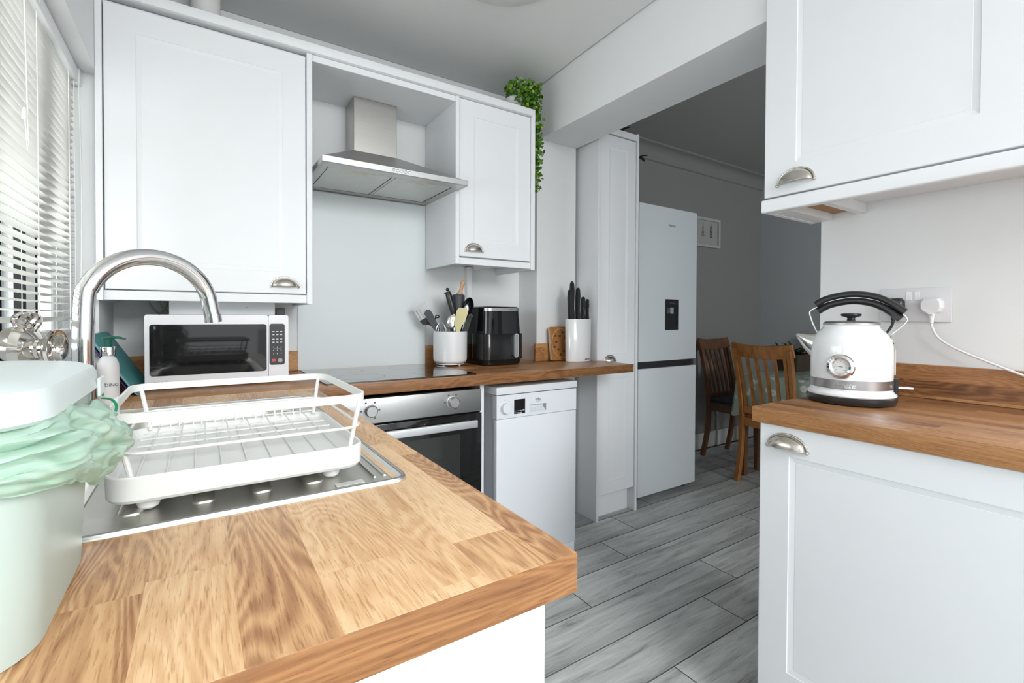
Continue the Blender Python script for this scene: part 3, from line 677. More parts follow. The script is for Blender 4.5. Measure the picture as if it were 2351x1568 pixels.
# right wall cabinet
rc = thing('wall_cabinet', 'large white wall cabinet with a pale pelmet above the kettle', 'cabinet', (1.69, 0.5, 1.478), 0, 'white wall cabinets')
MRW = Matrix(((0, 1, 0, 1.53), (-1, 0, 0, 0), (0, 0, 1, 0), (0, 0, 0, 1)))
bm = nb(); box(bm, 1.552, 1.8395, 0.232, 0.826, 1.5205, 2.42); obj('carcass', bm, CARC, rc)
bm = nb(); box(bm, 1.552, 1.8395, 0.8265, 0.843, 1.478, 2.42, 0.001, 1); obj('side_panel', bm, WHITE, rc)
d = nb(); shaker(d, -0.8425, -0.238, 1.5265, 2.42, 0.02, 0.096, MRW); dr = obj('door', d, WHITE, rc, sharp=3)
cup(dr, Matrix(((0, 1, 0, 1.53), (-1, 0, 0, 0.7455), (0, 0, 1, 1.556), (0, 0, 0, 1))), 0.054, 0.044, 0.027)
bm = nb(); vbox(bm, 1.520, 1.5515, -0.4, 0.8455, 1.4785, 1.5195, 0.006, 4, 1); obj('pelmet', bm, WHITE, rc)
bm = nb(); box(bm, 1.565, 1.8392, 0.772, 0.826, 1.480, 1.5203, 0.001, 1); box(bm, 1.552, 1.8392, 0.672, 0.697, 1.488, 1.5203, 0.001, 1); obj('batten', bm, CARC, rc)
bm = nb(); box(bm, 1.5525, 1.8392, 0.698, 0.771, 1.503, 1.5203); obj('bare_board', bm, PINE, rc)
bm = nb(); box(bm, 1.665, 1.6685, -0.4, 0.66, 1.5165, 1.5204); obj('board_gap', bm, mat('yellowed_gap', (0.25, 0.17, 0.06), 0.8, var=0.5, scale=40), rc)
rc2 = thing('wall_cabinet', 'next white wall cabinet on the right wall, outside the frame', 'cabinet', (1.69, -0.1, 1.5), 0, 'white wall cabinets')
bm = nb(); box(bm, 1.552, 1.8395, -0.4, 0.230, 1.5205, 2.42); obj('carcass', bm, CARC, rc2)
d = nb(); shaker(d, -0.234, 0.396, 1.5265, 2.42, 0.02, 0.096, MRW); obj('door', d, WHITE, rc2, sharp=3)

# ================================================================== oven, hob, dishwasher, tall unit, fridge
ov = thing('oven', 'built-in stainless steel and black glass oven under the hob', 'oven', (0.68, 1.98, 0.26))
OX0, OX1, OY = 0.386, 0.982, 1.722
bm = nb(); box(bm, OX0+0.01, OX1-0.01, OY+0.03, 2.24, 0.27, 0.835); obj('body', bm, mat('dark_oven_case', (0.05, 0.05, 0.05), 0.5), ov)
bm = nb(); box(bm, OX0, OX1, OY+0.004, OY+0.03, 0.747, 0.840, 0.002, 2); pan = obj('control_panel', bm, STEELH, ov)
for xk in (0.517, 0.848):
    bm = nb(); K = FY(xk, OY+0.004, 0.796)
    lathe(bm, [(0.0255, 0), (0.0255, 0.0015), (0.0215, 0.002), (0.0215, 0.022), (0.0195, 0.0245), (0.0188, 0.0235), (0.0001, 0.0235)], 36, M=K); kn = obj('knob', bm, STEELH, pan)
    bm = nb()
    for k in range(5):
        a = math.radians(-120+k*60+30); x, z = xk+0.033*math.sin(a), 0.796+0.033*math.cos(a); box(bm, x-0.0035, x+0.0035, OY+0.0032, OY+0.004, z-0.003, z+0.003)
    obj('dial_marks', bm, INK, pan)
bm = nb(); box(bm, OX0, OX1, OY, OY+0.028, 0.27, 0.741, 0.002, 2); od = obj('door', bm, OVENG, ov)
bm = nb(); box(bm, OX0+0.1, OX1-0.1, OY-0.0006, OY, 0.36, 0.664); obj('window', bm, OVENW, od)
bm = nb(); tube(bm, [(OX0+0.1, OY-0.0008, 0.577), (OX1-0.1, OY-0.0008, 0.577)], 0.0012, 6); obj('shelf_wire', bm, mat('dull_wire', (0.14, 0.14, 0.13), 0.3, 1.0), od)
bm = nb(); vbox(bm, OX0+0.045, OX1-0.045, OY-0.047, OY-0.031, 0.692, 0.722, 0.004, 3, 0)
for x in (OX0+0.075, OX1-0.075): box(bm, x-0.012, x+0.012, OY-0.034, OY, 0.698, 0.716)
obj('handle', bm, mat('satin_aluminium', (0.72, 0.73, 0.74), 0.3, 0.75), od)
bm = nb(); box(bm, 0.985, 1.004, 1.742, 2.25, 0.0, 0.8595, 0.001, 1); tag(obj('filler_panel', bm, WHITE, base=(0.995, 2.0, 0)), 'narrow white upright panel between oven and dishwasher', 'panel')
bm = nb(); box(bm, 0.33, 0.3845, 1.742, 2.25, 0.0, 0.8595, 0.001, 1); tag(obj('filler_panel', bm, WHITE, base=(0.357, 2.0, 0)), 'white upright corner panel to the window side of the oven', 'panel')
bm = nb(); box(bm, 0.3855, 0.984, 1.74, 1.758, 0.0, 0.262, 0.001, 1); tag(obj('plinth_panel', bm, WHITE, base=(0.68, 1.75, 0)), 'white panel below the oven', 'panel')

hob = thing('hob', 'flat black ceramic hob set into the oak worktop', 'hob', (0.66, 1.95, ZW))
bm = nb(); vbox(bm, 0.362, 0.958, 1.722, 2.225, ZW+0.0002, ZW+0.0055, 0.006, 4, 2); gl = obj('glass_top', bm, HOBG, hob)
bm = nb()
for x, y, r in ((0.52, 1.86, 0.088), (0.52, 2.09, 0.07), (0.80, 1.86, 0.07), (0.80, 2.09, 0.088)):
    lathe(bm, [(r, 0), (r+0.0012, 0.00008)], 48, (x, y, ZW+0.0056), cap=False)
obj('zone_marks', bm, mat('zone_print', (0.06, 0.06, 0.06), 0.3), hob)

dw = thing('dishwasher', 'slim white freestanding dishwasher with dial and small dark display', 'dishwasher', (1.3, 2.0, 0))
DX0, DX1, DY = 1.072, 1.525, 1.750
bm = nb(); box(bm, DX0+0.006, DX1-0.004, DY+0.035, 2.22, 0.05, 0.81, 0.003, 1); obj('body', bm, APPL, dw)
bm = nb(); box(bm, DX0-0.003, DX1+0.003, DY-0.004, 2.22, 0.8, 0.8335, 0.0035, 2); obj('lid', bm, APPL, dw)
bm = nb()
RX0, RX1, RZ0, RZ1 = 1.247, 1.341, 0.708, 0.742
for q in ((DX0, RX0, 0.694, 0.7965), (RX1, DX1, 0.694, 0.7965), (RX0, RX1, 0.694, RZ0), (RX0, RX1, RZ1, 0.7965)): box(bm, q[0], q[1], DY, DY+0.035, q[2], q[3])
box(bm, RX0, RX1, DY+0.024, DY+0.035, RZ0, RZ1)
bmesh.ops.remove_doubles(bm, verts=bm.verts[:], dist=1e-5)
fp = obj('control_panel', bm, APPL, dw)
bm = nb(); prism(bm, [(0.0005, 0), (0.0239, 0), (0.0239, 0.017)], RX1-RX0, Matrix(((0, 0, 1, RX0), (1, 0, 0, DY), (0, 1, 0, RZ0), (0, 0, 0, 1)))); obj('grip', bm, APPL, fp)
bm = nb(); lathe(bm, [(0.0275, 0), (0.0275, 0.001), (0.0235, 0.002), (0.022, 0.02), (0.0205, 0.0215), (0.0001, 0.0215)], 36, M=FY(1.1135, DY, 0.741)); kn = obj('dial', bm, APPL, fp)
bm = nb(); box(bm, 1.1628, 1.2222, DY-0.0008, DY, 0.7085, 0.773, 0.0003, 1); ds = obj('display', bm, BLACKG, fp)
bm = nb()
for i in range(2):
    for k in range(3): box(bm, 1.166+k*0.0145, 1.1765+k*0.0145-0.002*(k == 2), DY-0.0011, DY-0.0008, 0.7125+i*0.008, 0.7145+i*0.008)
prism(bm, [(0, 0), (0, 0.007), (0.006, 0.0035)], 0.0003, Matrix.Translation((1.209, DY-0.0008, 0.7195)) @ Matrix.Rotation(PI/2, 4, 'X')); box(bm, 1.2165, 1.218, DY-0.0011, DY-0.0008, 0.7195, 0.7265)
o = obj('display_print', bm, INKW, fp); o['kind'] = 'stuff'
bm = nb()
for k in range(7):
    a = math.radians(-110+k*37); x, z = 1.1135+0.034*math.sin(a), 0.741+0.034*math.cos(a); box(bm, x-0.0035, x+0.0035, DY-0.0002, DY, z-0.0008, z+0.0008)
obj('dial_marks', bm, mat('pale_print', (0.45, 0.46, 0.48), 0.5), fp)
text('logo', 'beko', INK, 0.017, FY(1.296, DY-0.0004, 0.7655), fp)
bm = nb(); box(bm, 1.281, 1.309, DY-0.0005, DY, 0.7545, 0.7556); obj('logo_underline', bm, INK, fp)
bm = nb(); box(bm, DX0, DX1, DY, DY+0.034, 0.052, 0.692, 0.004, 2); obj('door', bm, APPL, dw)
bm = nb(); box(bm, DX0+0.003, DX1, DY+0.006, DY+0.03, 0.001, 0.0485, 0.002, 1); obj('plinth', bm, APPL, dw)
for x in (DX0+0.03, DX1-0.03):
    bm = nb(); lathe(bm, [(0.015, 0), (0.015, 0.01), (0.008, 0.012), (0.008, 0.052)], 12, (x, 2.15, 0)); obj('foot', bm, BLACKP, dw)

tc_ = thing('tall_cabinet', 'tall narrow white larder cabinet beside the fridge freezer', 'cabinet', (1.995, 2.2, 0))
bm = nb(); box(bm, 1.8335, 1.8505, F+0.0005, 2.544, 0, 2.168, 0.001, 1); obj('side_panel', bm, WHITE, tc_)
bm = nb(); box(bm, 2.137, 2.1545, F-0.002, 2.544, 0, 2.212, 0.001, 1); obj('side_panel', bm, WHITE, tc_)
bm = nb(); box(bm, 1.851, 2.1365, F+0.026, 2.544, 0.14, 2.168); obj('carcass', bm, CARC, tc_)
d = nb(); shaker(d, 1.8525, 2.1345, 0.8675, 2.164, 0.02, 0.066, at(0, F+0.004, 0)); du = obj('door', d, WHITE, tc_, sharp=3)
cup(du, at(1.931, F+0.004, 0.892), 0.045, 0.034)
d = nb(); shaker(d, 1.8525, 2.1345, 0.142, 0.8645, 0.02, 0.066, at(0, F+0.004, 0)); obj('door', d, WHITE, tc_, sharp=3)
bm = nb(); box(bm, 1.851, 2.1365, 1.985, 2.0, 0.0, 0.1395); obj('plinth', bm, WHITE, tc_)
bm = nb(); box(bm, 1.8335, 2.1365, F-0.004, F+0.05, 2.169, 2.2045, 0.002, 1); obj('cornice', bm, WHITE, tc_)

fr = thing('fridge_freezer', 'tall white fridge freezer with a black water dispenser', 'fridge freezer', (2.5, 2.25, 0))
FX0, FX1, FYY = 2.2255, 2.788, 1.985
bm = nb(); box(bm, FX0+0.003, FX1-0.003, FYY+0.055, 2.538, 0.03, 1.836, 0.004, 1); obj('body', bm, FRIDGE, fr)
bm = nb(); box(bm, FX0, FX1, FYY, FYY+0.05, 0.866, 1.841, 0.006, 3); ud = obj('upper_door', bm, FRIDGE, fr)
bm = nb(); box(bm, FX0, FX1, FYY, FYY+0.05, 0.034, 0.824, 0.006, 3); obj('lower_door', bm, FRIDGE, fr)
bm = nb(); box(bm, FX0+0.004, FX1-0.03, FYY+0.018, FYY+0.056, 0.822, 0.868); obj('door_gap', bm, BLACKP, fr)
bm = nb()
for q in ((2.468, 2.592, 1.062, 1.085), (2.468, 2.592, 1.215, 1.257), (2.468, 2.478, 1.085, 1.215), (2.582, 2.592, 1.085, 1.215)): box(bm, q[0], q[1], FYY-0.004, FYY+0.001, q[2], q[3])
box(bm, 2.478, 2.582, FYY-0.0008, FYY, 1.085, 1.215)
di = obj('water_dispenser', bm, BLACKG, ud)
bm = nb(); vbox(bm, 2.503, 2.535, FYY-0.012, FYY-0.001, 1.165, 1.205, 0.004, 2, 1); obj('dispenser_lever', bm, CHROME, ud)
bm = nb(); box(bm, 2.505, 2.555, FYY-0.0046, FYY-0.004, 1.232, 1.236); obj('dispenser_print', bm, mat('dim_print', (0.12, 0.12, 0.12), 0.5), ud)
text('logo', 'Hisense', INK, 0.0215, FY(2.528, FYY-0.0004, 1.7285), ud)
for x in (FX0+0.05, FX1-0.05):
    bm = nb(); lathe(bm, [(0.02, 0), (0.02, 0.02), (0.012, 0.022), (0.012, 0.034)], 14, (x, FYY+0.07, 0)); obj('foot', bm, BLACKP, fr)
bm = nb(); box(bm, FX0+0.02, FX1-0.02, FYY+0.075, FYY+0.09, 0.008, 0.034); obj('kick_strip', bm, BLACKP, fr)

# picture on the dining wall
pc = thing('framed_print', 'grey framed print of two pressed leaves beside the fridge freezer', 'picture', (3.68, 2.54, 1.76))
PX0, PX1, PZ0, PZ1 = 3.475, 3.872, 1.755, 2.008
bm = nb()
for q in ((PX0, PX1, PZ0, PZ0+0.024), (PX0, PX1, PZ1-0.024, PZ1), (PX0, PX0+0.024, PZ0+0.024, PZ1-0.024), (PX1-0.024, PX1, PZ0+0.024, PZ1-0.024)): box(bm, q[0], q[1], 2.518, 2.5445, q[2], q[3], 0.002, 1)
obj('frame', bm, FRAMEW, pc)
bm = nb(); box(bm, PX0+0.02, PX1-0.02, 2.536, 2.544, PZ0+0.02, PZ1-0.02); obj('print', bm, PAPER, pc)
def flatleaf(bm, x, z, ln, wd, a):
    P = [(0, 0), (wd/2, ln*0.45), (0, ln), (-wd/2, ln*0.45)]
    prism(bm, [(x+p*math.cos(a)-q*math.sin(a), z+p*math.sin(a)+q*math.cos(a)) for p, q in P], 0.0006, FY(0, 2.536, 0))
bm = nb()
tube(bm, [(3.640, 2.5355, 1.838), (3.640, 2.5355, 1.955)], 0.0008, 5)
for k in range(9):
    zz = 1.845+0.012*k; wd = 0.03*(1-k/10)
    for s in (-1, 1): flatleaf(bm, 3.640, zz, wd, 0.007, s*-1.05)
flatleaf(bm, 3.64, 1.945, 0.02, 0.004, 0); obj('fern_motif', bm, mat('olive_print', (0.10, 0.105, 0.04), 0.7), pc)
bm = nb()
tube(bm, [(3.757, 2.5355, 1.83), (3.752, 2.5355, 1.89), (3.758, 2.5355, 1.95)], 0.0007, 5)
for k in range(8):
    zz = 1.842+0.013*k
    for s in (-1, 1): flatleaf(bm, 3.756, zz, 0.022, 0.012, s*-1.1)
flatleaf(bm, 3.757, 1.945, 0.018, 0.011, 0); obj('sprig_motif', bm, mat('dark_olive_print', (0.045, 0.05, 0.035), 0.7), pc)

# ================================================================== sink, tap, dish rack
sk = thing('sink', 'inset stainless steel sink with drainer under the dish rack', 'sink', (0.0, 1.08, ZW))
def rr3(x0, x1, y0, y1, r, z, n=6): return [(x, y, z) for x, y in rrect(x0, x1, y0, y1, r, n)]
bm = nb()
# rim rolled up at the edge, then the drainer deck a little lower
BX0, BX1, BY0, BY1 = -0.15, 0.205, 1.10, 1.47
DK0 = ZW-0.0005
outer = [rr3(SX0+i, SX1-i, SY0+i, SY1-i, 0.022, z) for i, z in ((0, ZW+0.0002), (0.0004, ZW+0.003), (0.003, ZW+0.0048), (0.007, ZW+0.0045), (0.0105, ZW+0.001), (0.013, DK0))]
R_ = [[bm.verts.new(p) for p in lp] for lp in outer]
n_ = len(R_[0])
for a, b in zip(R_, R_[1:]):
    for i in range(n_): bm.faces.new((a[i], a[(i+1) % n_], b[(i+1) % n_], b[i]))
inner = [bm.verts.new(p) for p in rr3(BX0, BX1, BY0, BY1, 0.06, DK0)]
# bridge deck to the bowl mouth (same vertex count, matching corner order)
for i in range(n_): bm.faces.new((R_[-1][i], R_[-1][(i+1) % n_], inner[(i+1) % n_], inner[i]))
prev = inner
for i_, z_ in ((0.004, DK0-0.004), (0.008, DK0-0.02), (0.014, DK0-0.13), (0.03, DK0-0.148), (0.06, DK0-0.152)):
    cur = [bm.verts.new(p) for p in rr3(BX0+i_, BX1-i_, BY0+i_, BY1-i_, max(0.06-i_*0.3, 0.02), z_)]
    for i in range(n_): bm.faces.new((prev[i], prev[(i+1) % n_], cur[(i+1) % n_], cur[i]))
    prev = cur
bm.faces.new(prev)
obj('basin_and_drainer', bm, SINK, sk, sharp=50)
bm = nb(); tube(bm, rr3(SX0+0.004, SX1-0.004, SY0+0.004, SY1-0.004, 0.02, ZW+0.003, 8), 0.0035, 8, closed=True); obj('rim', bm, STEELH, sk)
def ridge(x, y0, y1, w):
    b = nb()
    loft(b, [rr3(x-w/2, x+w/2, y0, y1, w*0.3, DK0-0.0005, 3), rr3(x-w/2+0.001, x+w/2-0.001, y0+0.0015, y1-0.0015, w*0.28, DK0+0.0022, 3), rr3(x-w/2+0.004, x+w/2-0.004, y0+0.004, y1-0.004, w*0.2, DK0+0.003, 3)]); return obj('drainer_ridge', b, SINK, sk)
for x in (-0.135, -0.072, 0.003, 0.070, 0.136): ridge(x, 0.722, 1.07, 0.026)
ridge(0.232, 0.70, 1.07, 0.007); ridge(0.217, 0.70, 1.07, 0.005)
bm = nb(); lathe(bm, [(0.0001, 0.001), (0.03, 0.001), (0.036, 0.003), (0.041, 0.0005)], 28, (0.03, 1.28, DK0-0.152)); obj('waste', bm, CHROME, sk)
bm = nb(); box(bm, 0.159, 0.198, 0.688, 0.702, DK0+0.0002, DK0+0.0012); obj('sticker_scrap', bm, mat('clear_scrap', (0.6, 0.6, 0.57), 0.2), sk)

tp = thing('tap', 'tall polished chrome swan-neck mixer tap at the sink', 'tap', (-0.166, 1.07, ZW))
A = Vector((-0.166, 1.07, 0)); T = Vector((0.023, 1.175, 0)); D = T-A
def tpp(s, z): q = A+D*s; return (q.x, q.y, z)
path = [tpp(0, ZW+0.03), tpp(0, 0.97), tpp(0.0, 1.04), tpp(0.0, 1.10)]
for k in range(1, 18):
    a = PI-(PI*1.02)*k/18
    path.append(tpp(0.475+0.47*math.cos(a)+0.025*(k/18), 1.155+0.095*math.sin(a)))
path.append(tpp(1.0, 1.131))
bm = nb(); tube(bm, smooth_pts(path, 4), 0.0152, 24, up=None); obj('spout', bm, CHROME, tp)
e1 = Vector(tpp(1.0, 1.132)); e0 = Vector(tpp(0.985, 1.155)); dd = (e1-e0).normalized()
bm = nb(); tube(bm, [tuple(e1-dd*0.012), tuple(e1+dd*0.005)], 0.0158, 24); tube(bm, [tuple(e1+dd*0.005), tuple(e1+dd*0.0055)], 0.0125, 20); obj('aerator', bm, CHROME, tp)
bm = nb(); lathe(bm, [(0.0275, 0.004), (0.0275, 0.01), (0.024, 0.014), (0.0215, 0.018), (0.0215, 0.06), (0.0165, 0.068)], 28, (-0.166, 1.07, ZW)); obj('base', bm, CHROME, tp)
bm = nb(); tube(bm, [(-0.166, 1.088, ZW+0.04), (-0.166, 1.12, ZW+0.045), (-0.166, 1.15, ZW+0.06)], [0.009, 0.006, 0.005], 12); obj('lever', bm, CHROME, tp)

rk = thing('dish_rack', 'white plastic and wire dish rack standing on the drainer', 'dish rack', (0.055, 0.87, ZW))
TX0, TX1, TY0, TY1 = -0.098, 0.208, 0.712, 1.022
bm = nb(); tz0, tz1 = 0.916, 0.9485
L_ = [rr3(TX0+0.004, TX1-0.004, TY0+0.004, TY1-0.004, 0.03, tz0), rr3(TX0+0.001, TX1-0.001, TY0+0.001, TY1-0.001, 0.033, tz0+0.004), rr3(TX0, TX1, TY0, TY1, 0.034, tz1-0.002), rr3(TX0+0.001, TX1-0.001, TY0+0.001, TY1-0.001, 0.033, tz1), rr3(TX0+0.004, TX1-0.004, TY0+0.004, TY1-0.004, 0.03, tz1-0.0005), rr3(TX0+0.007, TX1-0.007, TY0+0.007, TY1-0.007, 0.028, tz0+0.02), rr3(TX0+0.010, TX1-0.010, TY0+0.010, TY1-0.010, 0.026, tz0+0.018)]
loft(bm, L_); tray = obj('tray', bm, RACKW, rk)
for k in range(9):
    bm = nb(); x = TX0+0.03+k*0.0308; vbox(bm, x-0.001, x+0.001, TY0+0.014, TY1-0.014, tz0+0.0178, tz0+0.021, 0.0006, 2, 1); obj('rib', bm, RACKW, tray)
for x, y in ((-0.055, 0.742), (0.163, 0.742), (-0.055, 0.99), (0.163, 0.99)):
    bm = nb(); lathe(bm, [(0.0001, 0), (0.008, 0.0003), (0.011, 0.003), (0.0155, 0.0165)], 20, (x, y, ZW+0.0005)); obj('foot', bm, RACKW, rk)
GX0, GX1, GY0, GY1 = -0.097, 0.212, 0.718, 1.03
bm = nb(); loop = rr3(GX0, GX1, GY0, GY1, 0.035, 1.0175, 6); ribbon(bm, loop, 0.0115, 0.0035, (0, 0, 1), closed=True); obj('top_rail', bm, RACKW, rk)
bm = nb(); loop = rr3(GX0+0.012, GX1-0.009, GY0-0.004, GY1-0.006, 0.03, 0.9755, 6); tube(bm, loop, 0.0021, 8, closed=True); obj('middle_rail', bm, RACKW, rk)
for (x, y, dx, dy) in ((GX1-0.012, GY0+0.004, -0.013, 0.005), (GX1-0.012, GY1-0.008, -0.012, -0.012), (GX0+0.012, GY1-0.008, 0.014, -0.012), (GX0+0.012, GY0+0.004, 0.014, 0.005)):
    bm = nb(); tube(bm, [(x, y, 1.016), (x+dx*0.5, y+dy*0.5, 0.98), (x+dx, y+dy, 0.9455)], 0.0033, 8); obj('upright', bm, RACKW, rk)
bm = nb()
for k in range(8): x = TX0+0.04+k*0.032; tube(bm, [(x, TY0+0.10, 0.952), (x, TY1-0.012, 0.952)], 0.0013, 6)
for y in (TY0+0.10, TY0+0.145, TY0+0.19, TY0+0.235, TY1-0.013): tube(bm, [(TX0+0.022, y, 0.952), (TX1-0.022, y, 0.952)], 0.0015, 6)
obj('wire_grid', bm, RACKW, rk)
for k in range(7):
    x = TX0+0.055+k*0.032; bm = nb(); tube(bm, smooth_pts([(x, TY1-0.03, 0.951), (x, TY1-0.025, 0.972), (x+0.006, TY1-0.022, 0.979), (x+0.012, TY1-0.025, 0.972), (x+0.012, TY1-0.03, 0.951)], 5), 0.0013, 6); obj('prong', bm, RACKW, rk)
bm = nb(); box(bm, GX0-0.003, GX0+0.002, 0.83, 0.862, 0.992, 1.026, 0.002, 2); obj('rail_clip', bm, RACKW, rk)

# ================================================================== food bin with its liner
bn = thing('food_bin', 'pale mint plastic food waste bin on the sink worktop', 'bin', (-0.18, 0.53, ZW))
def binloop(g, z, r=0.05, n=8):
    return [(x, y, z) for x, y in rrect(-0.2515, -0.097+g, 0.428-g*1.5, 0.652+g*0.9, r, n)]
bm = nb(); loft(bm, [binloop(-0.004, ZW+0.0006, 0.045), binloop(0, ZW+0.004), binloop(0.007, 1.060), binloop(0.007, 1.0675)]); obj('tub', bm, BINP, bn)
bm = nb()
def lidloop(g, z, r=0.05): return [(x, y, z) for x, y in rrect(-0.262, -0.084+g, 0.400-g, 0.654+g, r, 8)]
loft(bm, [lidloop(-0.002, 1.068), lidloop(0.001, 1.071), lidloop(-0.0005, 1.086), lidloop(-0.003, 1.091, 0.048), lidloop(-0.012, 1.095, 0.045), lidloop(-0.03, 1.0975, 0.04), lidloop(-0.06, 1.0985, 0.02)])
ld = obj('lid', bm, BINL, bn)
bm = nb(); box(bm, -0.0832, -0.0805, 0.595, 0.622, 1.062, 1.080, 0.0012, 1); obj('lid_catch', bm, BINL, ld)
# crumpled liner hanging over the rim
bm = nb(); NU, NV = 220, 50
base_l = rrect(-0.2515, -0.0895, 0.417, 0.659, 0.05, 8)
def perim(pl, n):
    P = [Vector((x, y, 0)) for x, y in pl]; P.append(P[0].copy()); L = [0]
    for a, b in zip(P, P[1:]): L.append(L[-1]+(b-a).length)
    out = []
    for i in range(n):
        s = L[-1]*i/n; k = max(j for j in range(len(L)-1) if L[j] <= s+1e-9)
        out.append(P[k].lerp(P[k+1], (s-L[k])/max(L[k+1]-L[k], 1e-9)))
    return out
PB = perim(base_l, NU); ctr = Vector((-0.17, 0.535, 0)); G = []
for j in range(NV+1):
    t = j/NV; row = []
    for i in range(NU):
        p = PB[i]; q = PB[(i+1) % NU]-PB[i-1]; nrm = Vector((q.y, -q.x, 0)).normalized()
        nz1 = mnoise.noise(Vector((p.x*17, p.y*17, t*2.1+3))); nz2 = mnoise.noise(Vector((p.x*40+t*6, p.y*40-t*4, t*4.5+9)))
        rid = abs(mnoise.noise(Vector((p.x*22+5+t*4, p.y*22, t*3.0)))); rid2 = abs(mnoise.noise(Vector((p.x*55-t*5, p.y*55+2, t*7.0+4))))
        bulge = 0.003+0.024*math.sin(PI*min(1, t*1.02))**0.75
        far = min(1.0, max(0.0, (p.y-0.42)/0.2)); env = math.sin(PI*min(1, 0.1+t*0.9))**0.6
        off = bulge*(0.75+0.5*far)+0.010*nz1*env-0.020*rid*env+0.004-0.010*rid2*env+0.002*nz2
        if nrm.x < -0.3: off *= 0.1
        zt = 1.073-0.016*far*far+0.005*nz1-0.004*math.sin(i*0.13); zb = 1.032-0.062*far+0.006*mnoise.noise(Vector((p.x*12, p.y*12, 30)))
        row.append(bm.verts.new((p.x+nrm.x*max(off, 0.001), p.y+nrm.y*max(off, 0.001), zt+(zb-zt)*t+0.004*nz2)))
    G.append(row)
for j in range(NV):
    for i in range(NU): bm.faces.new((G[j][i], G[j][(i+1) % NU], G[j+1][(i+1) % NU], G[j+1][i]))
lin = obj('bin_liner', bm, BAG, bn, sharp=70)
bm = nb()
ribbon(bm, smooth_pts([(-0.088, 0.661, 1.052), (-0.081, 0.667, 1.049), (-0.077, 0.669, 1.042), (-0.078, 0.669, 1.034)], 5), 0.003, 0.0008, (0.6, -0.4, 0.3))
ribbon(bm, smooth_pts([(-0.087, 0.661, 1.054), (-0.0875, 0.663, 1.062), (-0.086, 0.661, 1.068)], 5), 0.002, 0.0008, (0.7, -0.5, 0.1))
obj('tie_handle', bm, TIE, lin, sharp=80)

# ================================================================== things on the worktops
# silver shell-shaped ornament on the sill
vz = thing('silver_ornament', 'shiny silver shell-shaped ornament with a round open mouth on the window sill', 'ornament', (-0.272, 1.28, 1.011))
ax = Vector((0.96, -0.27, 0)).normalized()          # mouth points into the room
MV = Matrix.Translation((-0.285, 1.275, 1.075)) @ ax.to_track_quat('Z', 'Y').to_matrix().to_4x4()
bm = nb(); lathe(bm, [(0.0001, -0.047), (0.012, -0.045), (0.028, -0.037), (0.041, -0.020), (0.046, 0.0), (0.042, 0.014), (0.030, 0.022), (0.023, 0.026)], 40, M=MV)
for v in bm.verts:
    if v.co.z < 1.05: v.co.z = max(v.co.z, 1.0395)
obj('body', bm, SILVERC, vz)
bm = nb(); lathe(bm, [(0.022, 0.024), (0.0215, 0.032), (0.026, 0.040), (0.0355, 0.046), (0.0385, 0.050), (0.037, 0.0545), (0.031, 0.053), (0.021, 0.044), (0.016, 0.036), (0.0145, 0.02), (0.0001, 0.018)], 40, M=MV); obj('mouth', bm, SILVERC, vz)
bm = nb(); lathe(bm, [(0.024, 0), (0.030, 0.004), (0.031, 0.01), (0.024, 0.024), (0.022, 0.034)], 32, (-0.287, 1.276, 1.0115)); obj('foot', bm, SILVERC, vz)
bm = nb()
for k in range(6):
    a = 2*PI*k/6; pts = [Vector((-0.278+0.006*math.cos(a), 1.272+0.006*math.sin(a), 1.108)), Vector((-0.278+0.014*math.cos(a), 1.272+0.014*math.sin(a), 1.122)), Vector((-0.278+0.016*math.cos(a+0.6), 1.272+0.016*math.sin(a+0.6), 1.136)), Vector((-0.278+0.007*math.cos(a+1.2), 1.272+0.007*math.sin(a+1.2), 1.144))]
    tube(bm, smooth_pts(pts, 4), [0.003+0.0035*math.sin(PI*i/12) for i in range(13)], 8)
lathe(bm, [(0.012, 1.103), (0.014, 1.112), (0.010, 1.12)], 20, (-0.278, 1.272, 0)); obj('crest', bm, SILVERC, vz)

# soap bottle
so = thing('soap_bottle', 'frosted soap pump bottle with a dark green pump behind the bin', 'bottle', (-0.207, 1.655, ZW+0.0006))
bx, by, bz = -0.207, 1.655, ZW+0.0006
bm = nb(); lathe(bm, [(0.021, 0), (0.0235, 0.003), (0.024, 0.012), (0.024, 0.100), (0.0225, 0.112), (0.018, 0.123), (0.0125, 0.130), (0.0125, 0.138)], 36, (bx, by, bz)); bo = obj('bottle', bm, SOAP, so)
text('brand_print', 'RDING', INK, 0.0115, FY(bx+0.0065, by-0.0238, bz+0.055) @ Matrix.Rotation(0.15, 4, 'Y'), bo)
bm = nb(); lathe(bm, [(0.0165, 0.133), (0.0165, 0.154), (0.0155, 0.156), (0.006, 0.156)], 32, (bx, by, bz)); obj('collar', bm, CHROME, so)
bm = nb(); lathe(bm, [(0.008, 0.156), (0.0085, 0.172), (0.010, 0.176), (0.0135, 0.179), (0.0125, 0.182), (0.0001, 0.1825)], 24, (bx, by, bz)); tube(bm, [(bx, by, bz+0.180), (bx+0.022, by-0.006, bz+0.1805), (bx+0.038, by-0.010, bz+0.176)], [0.0045, 0.0036, 0.0024], 10); obj('pump', bm, GREENP, so)

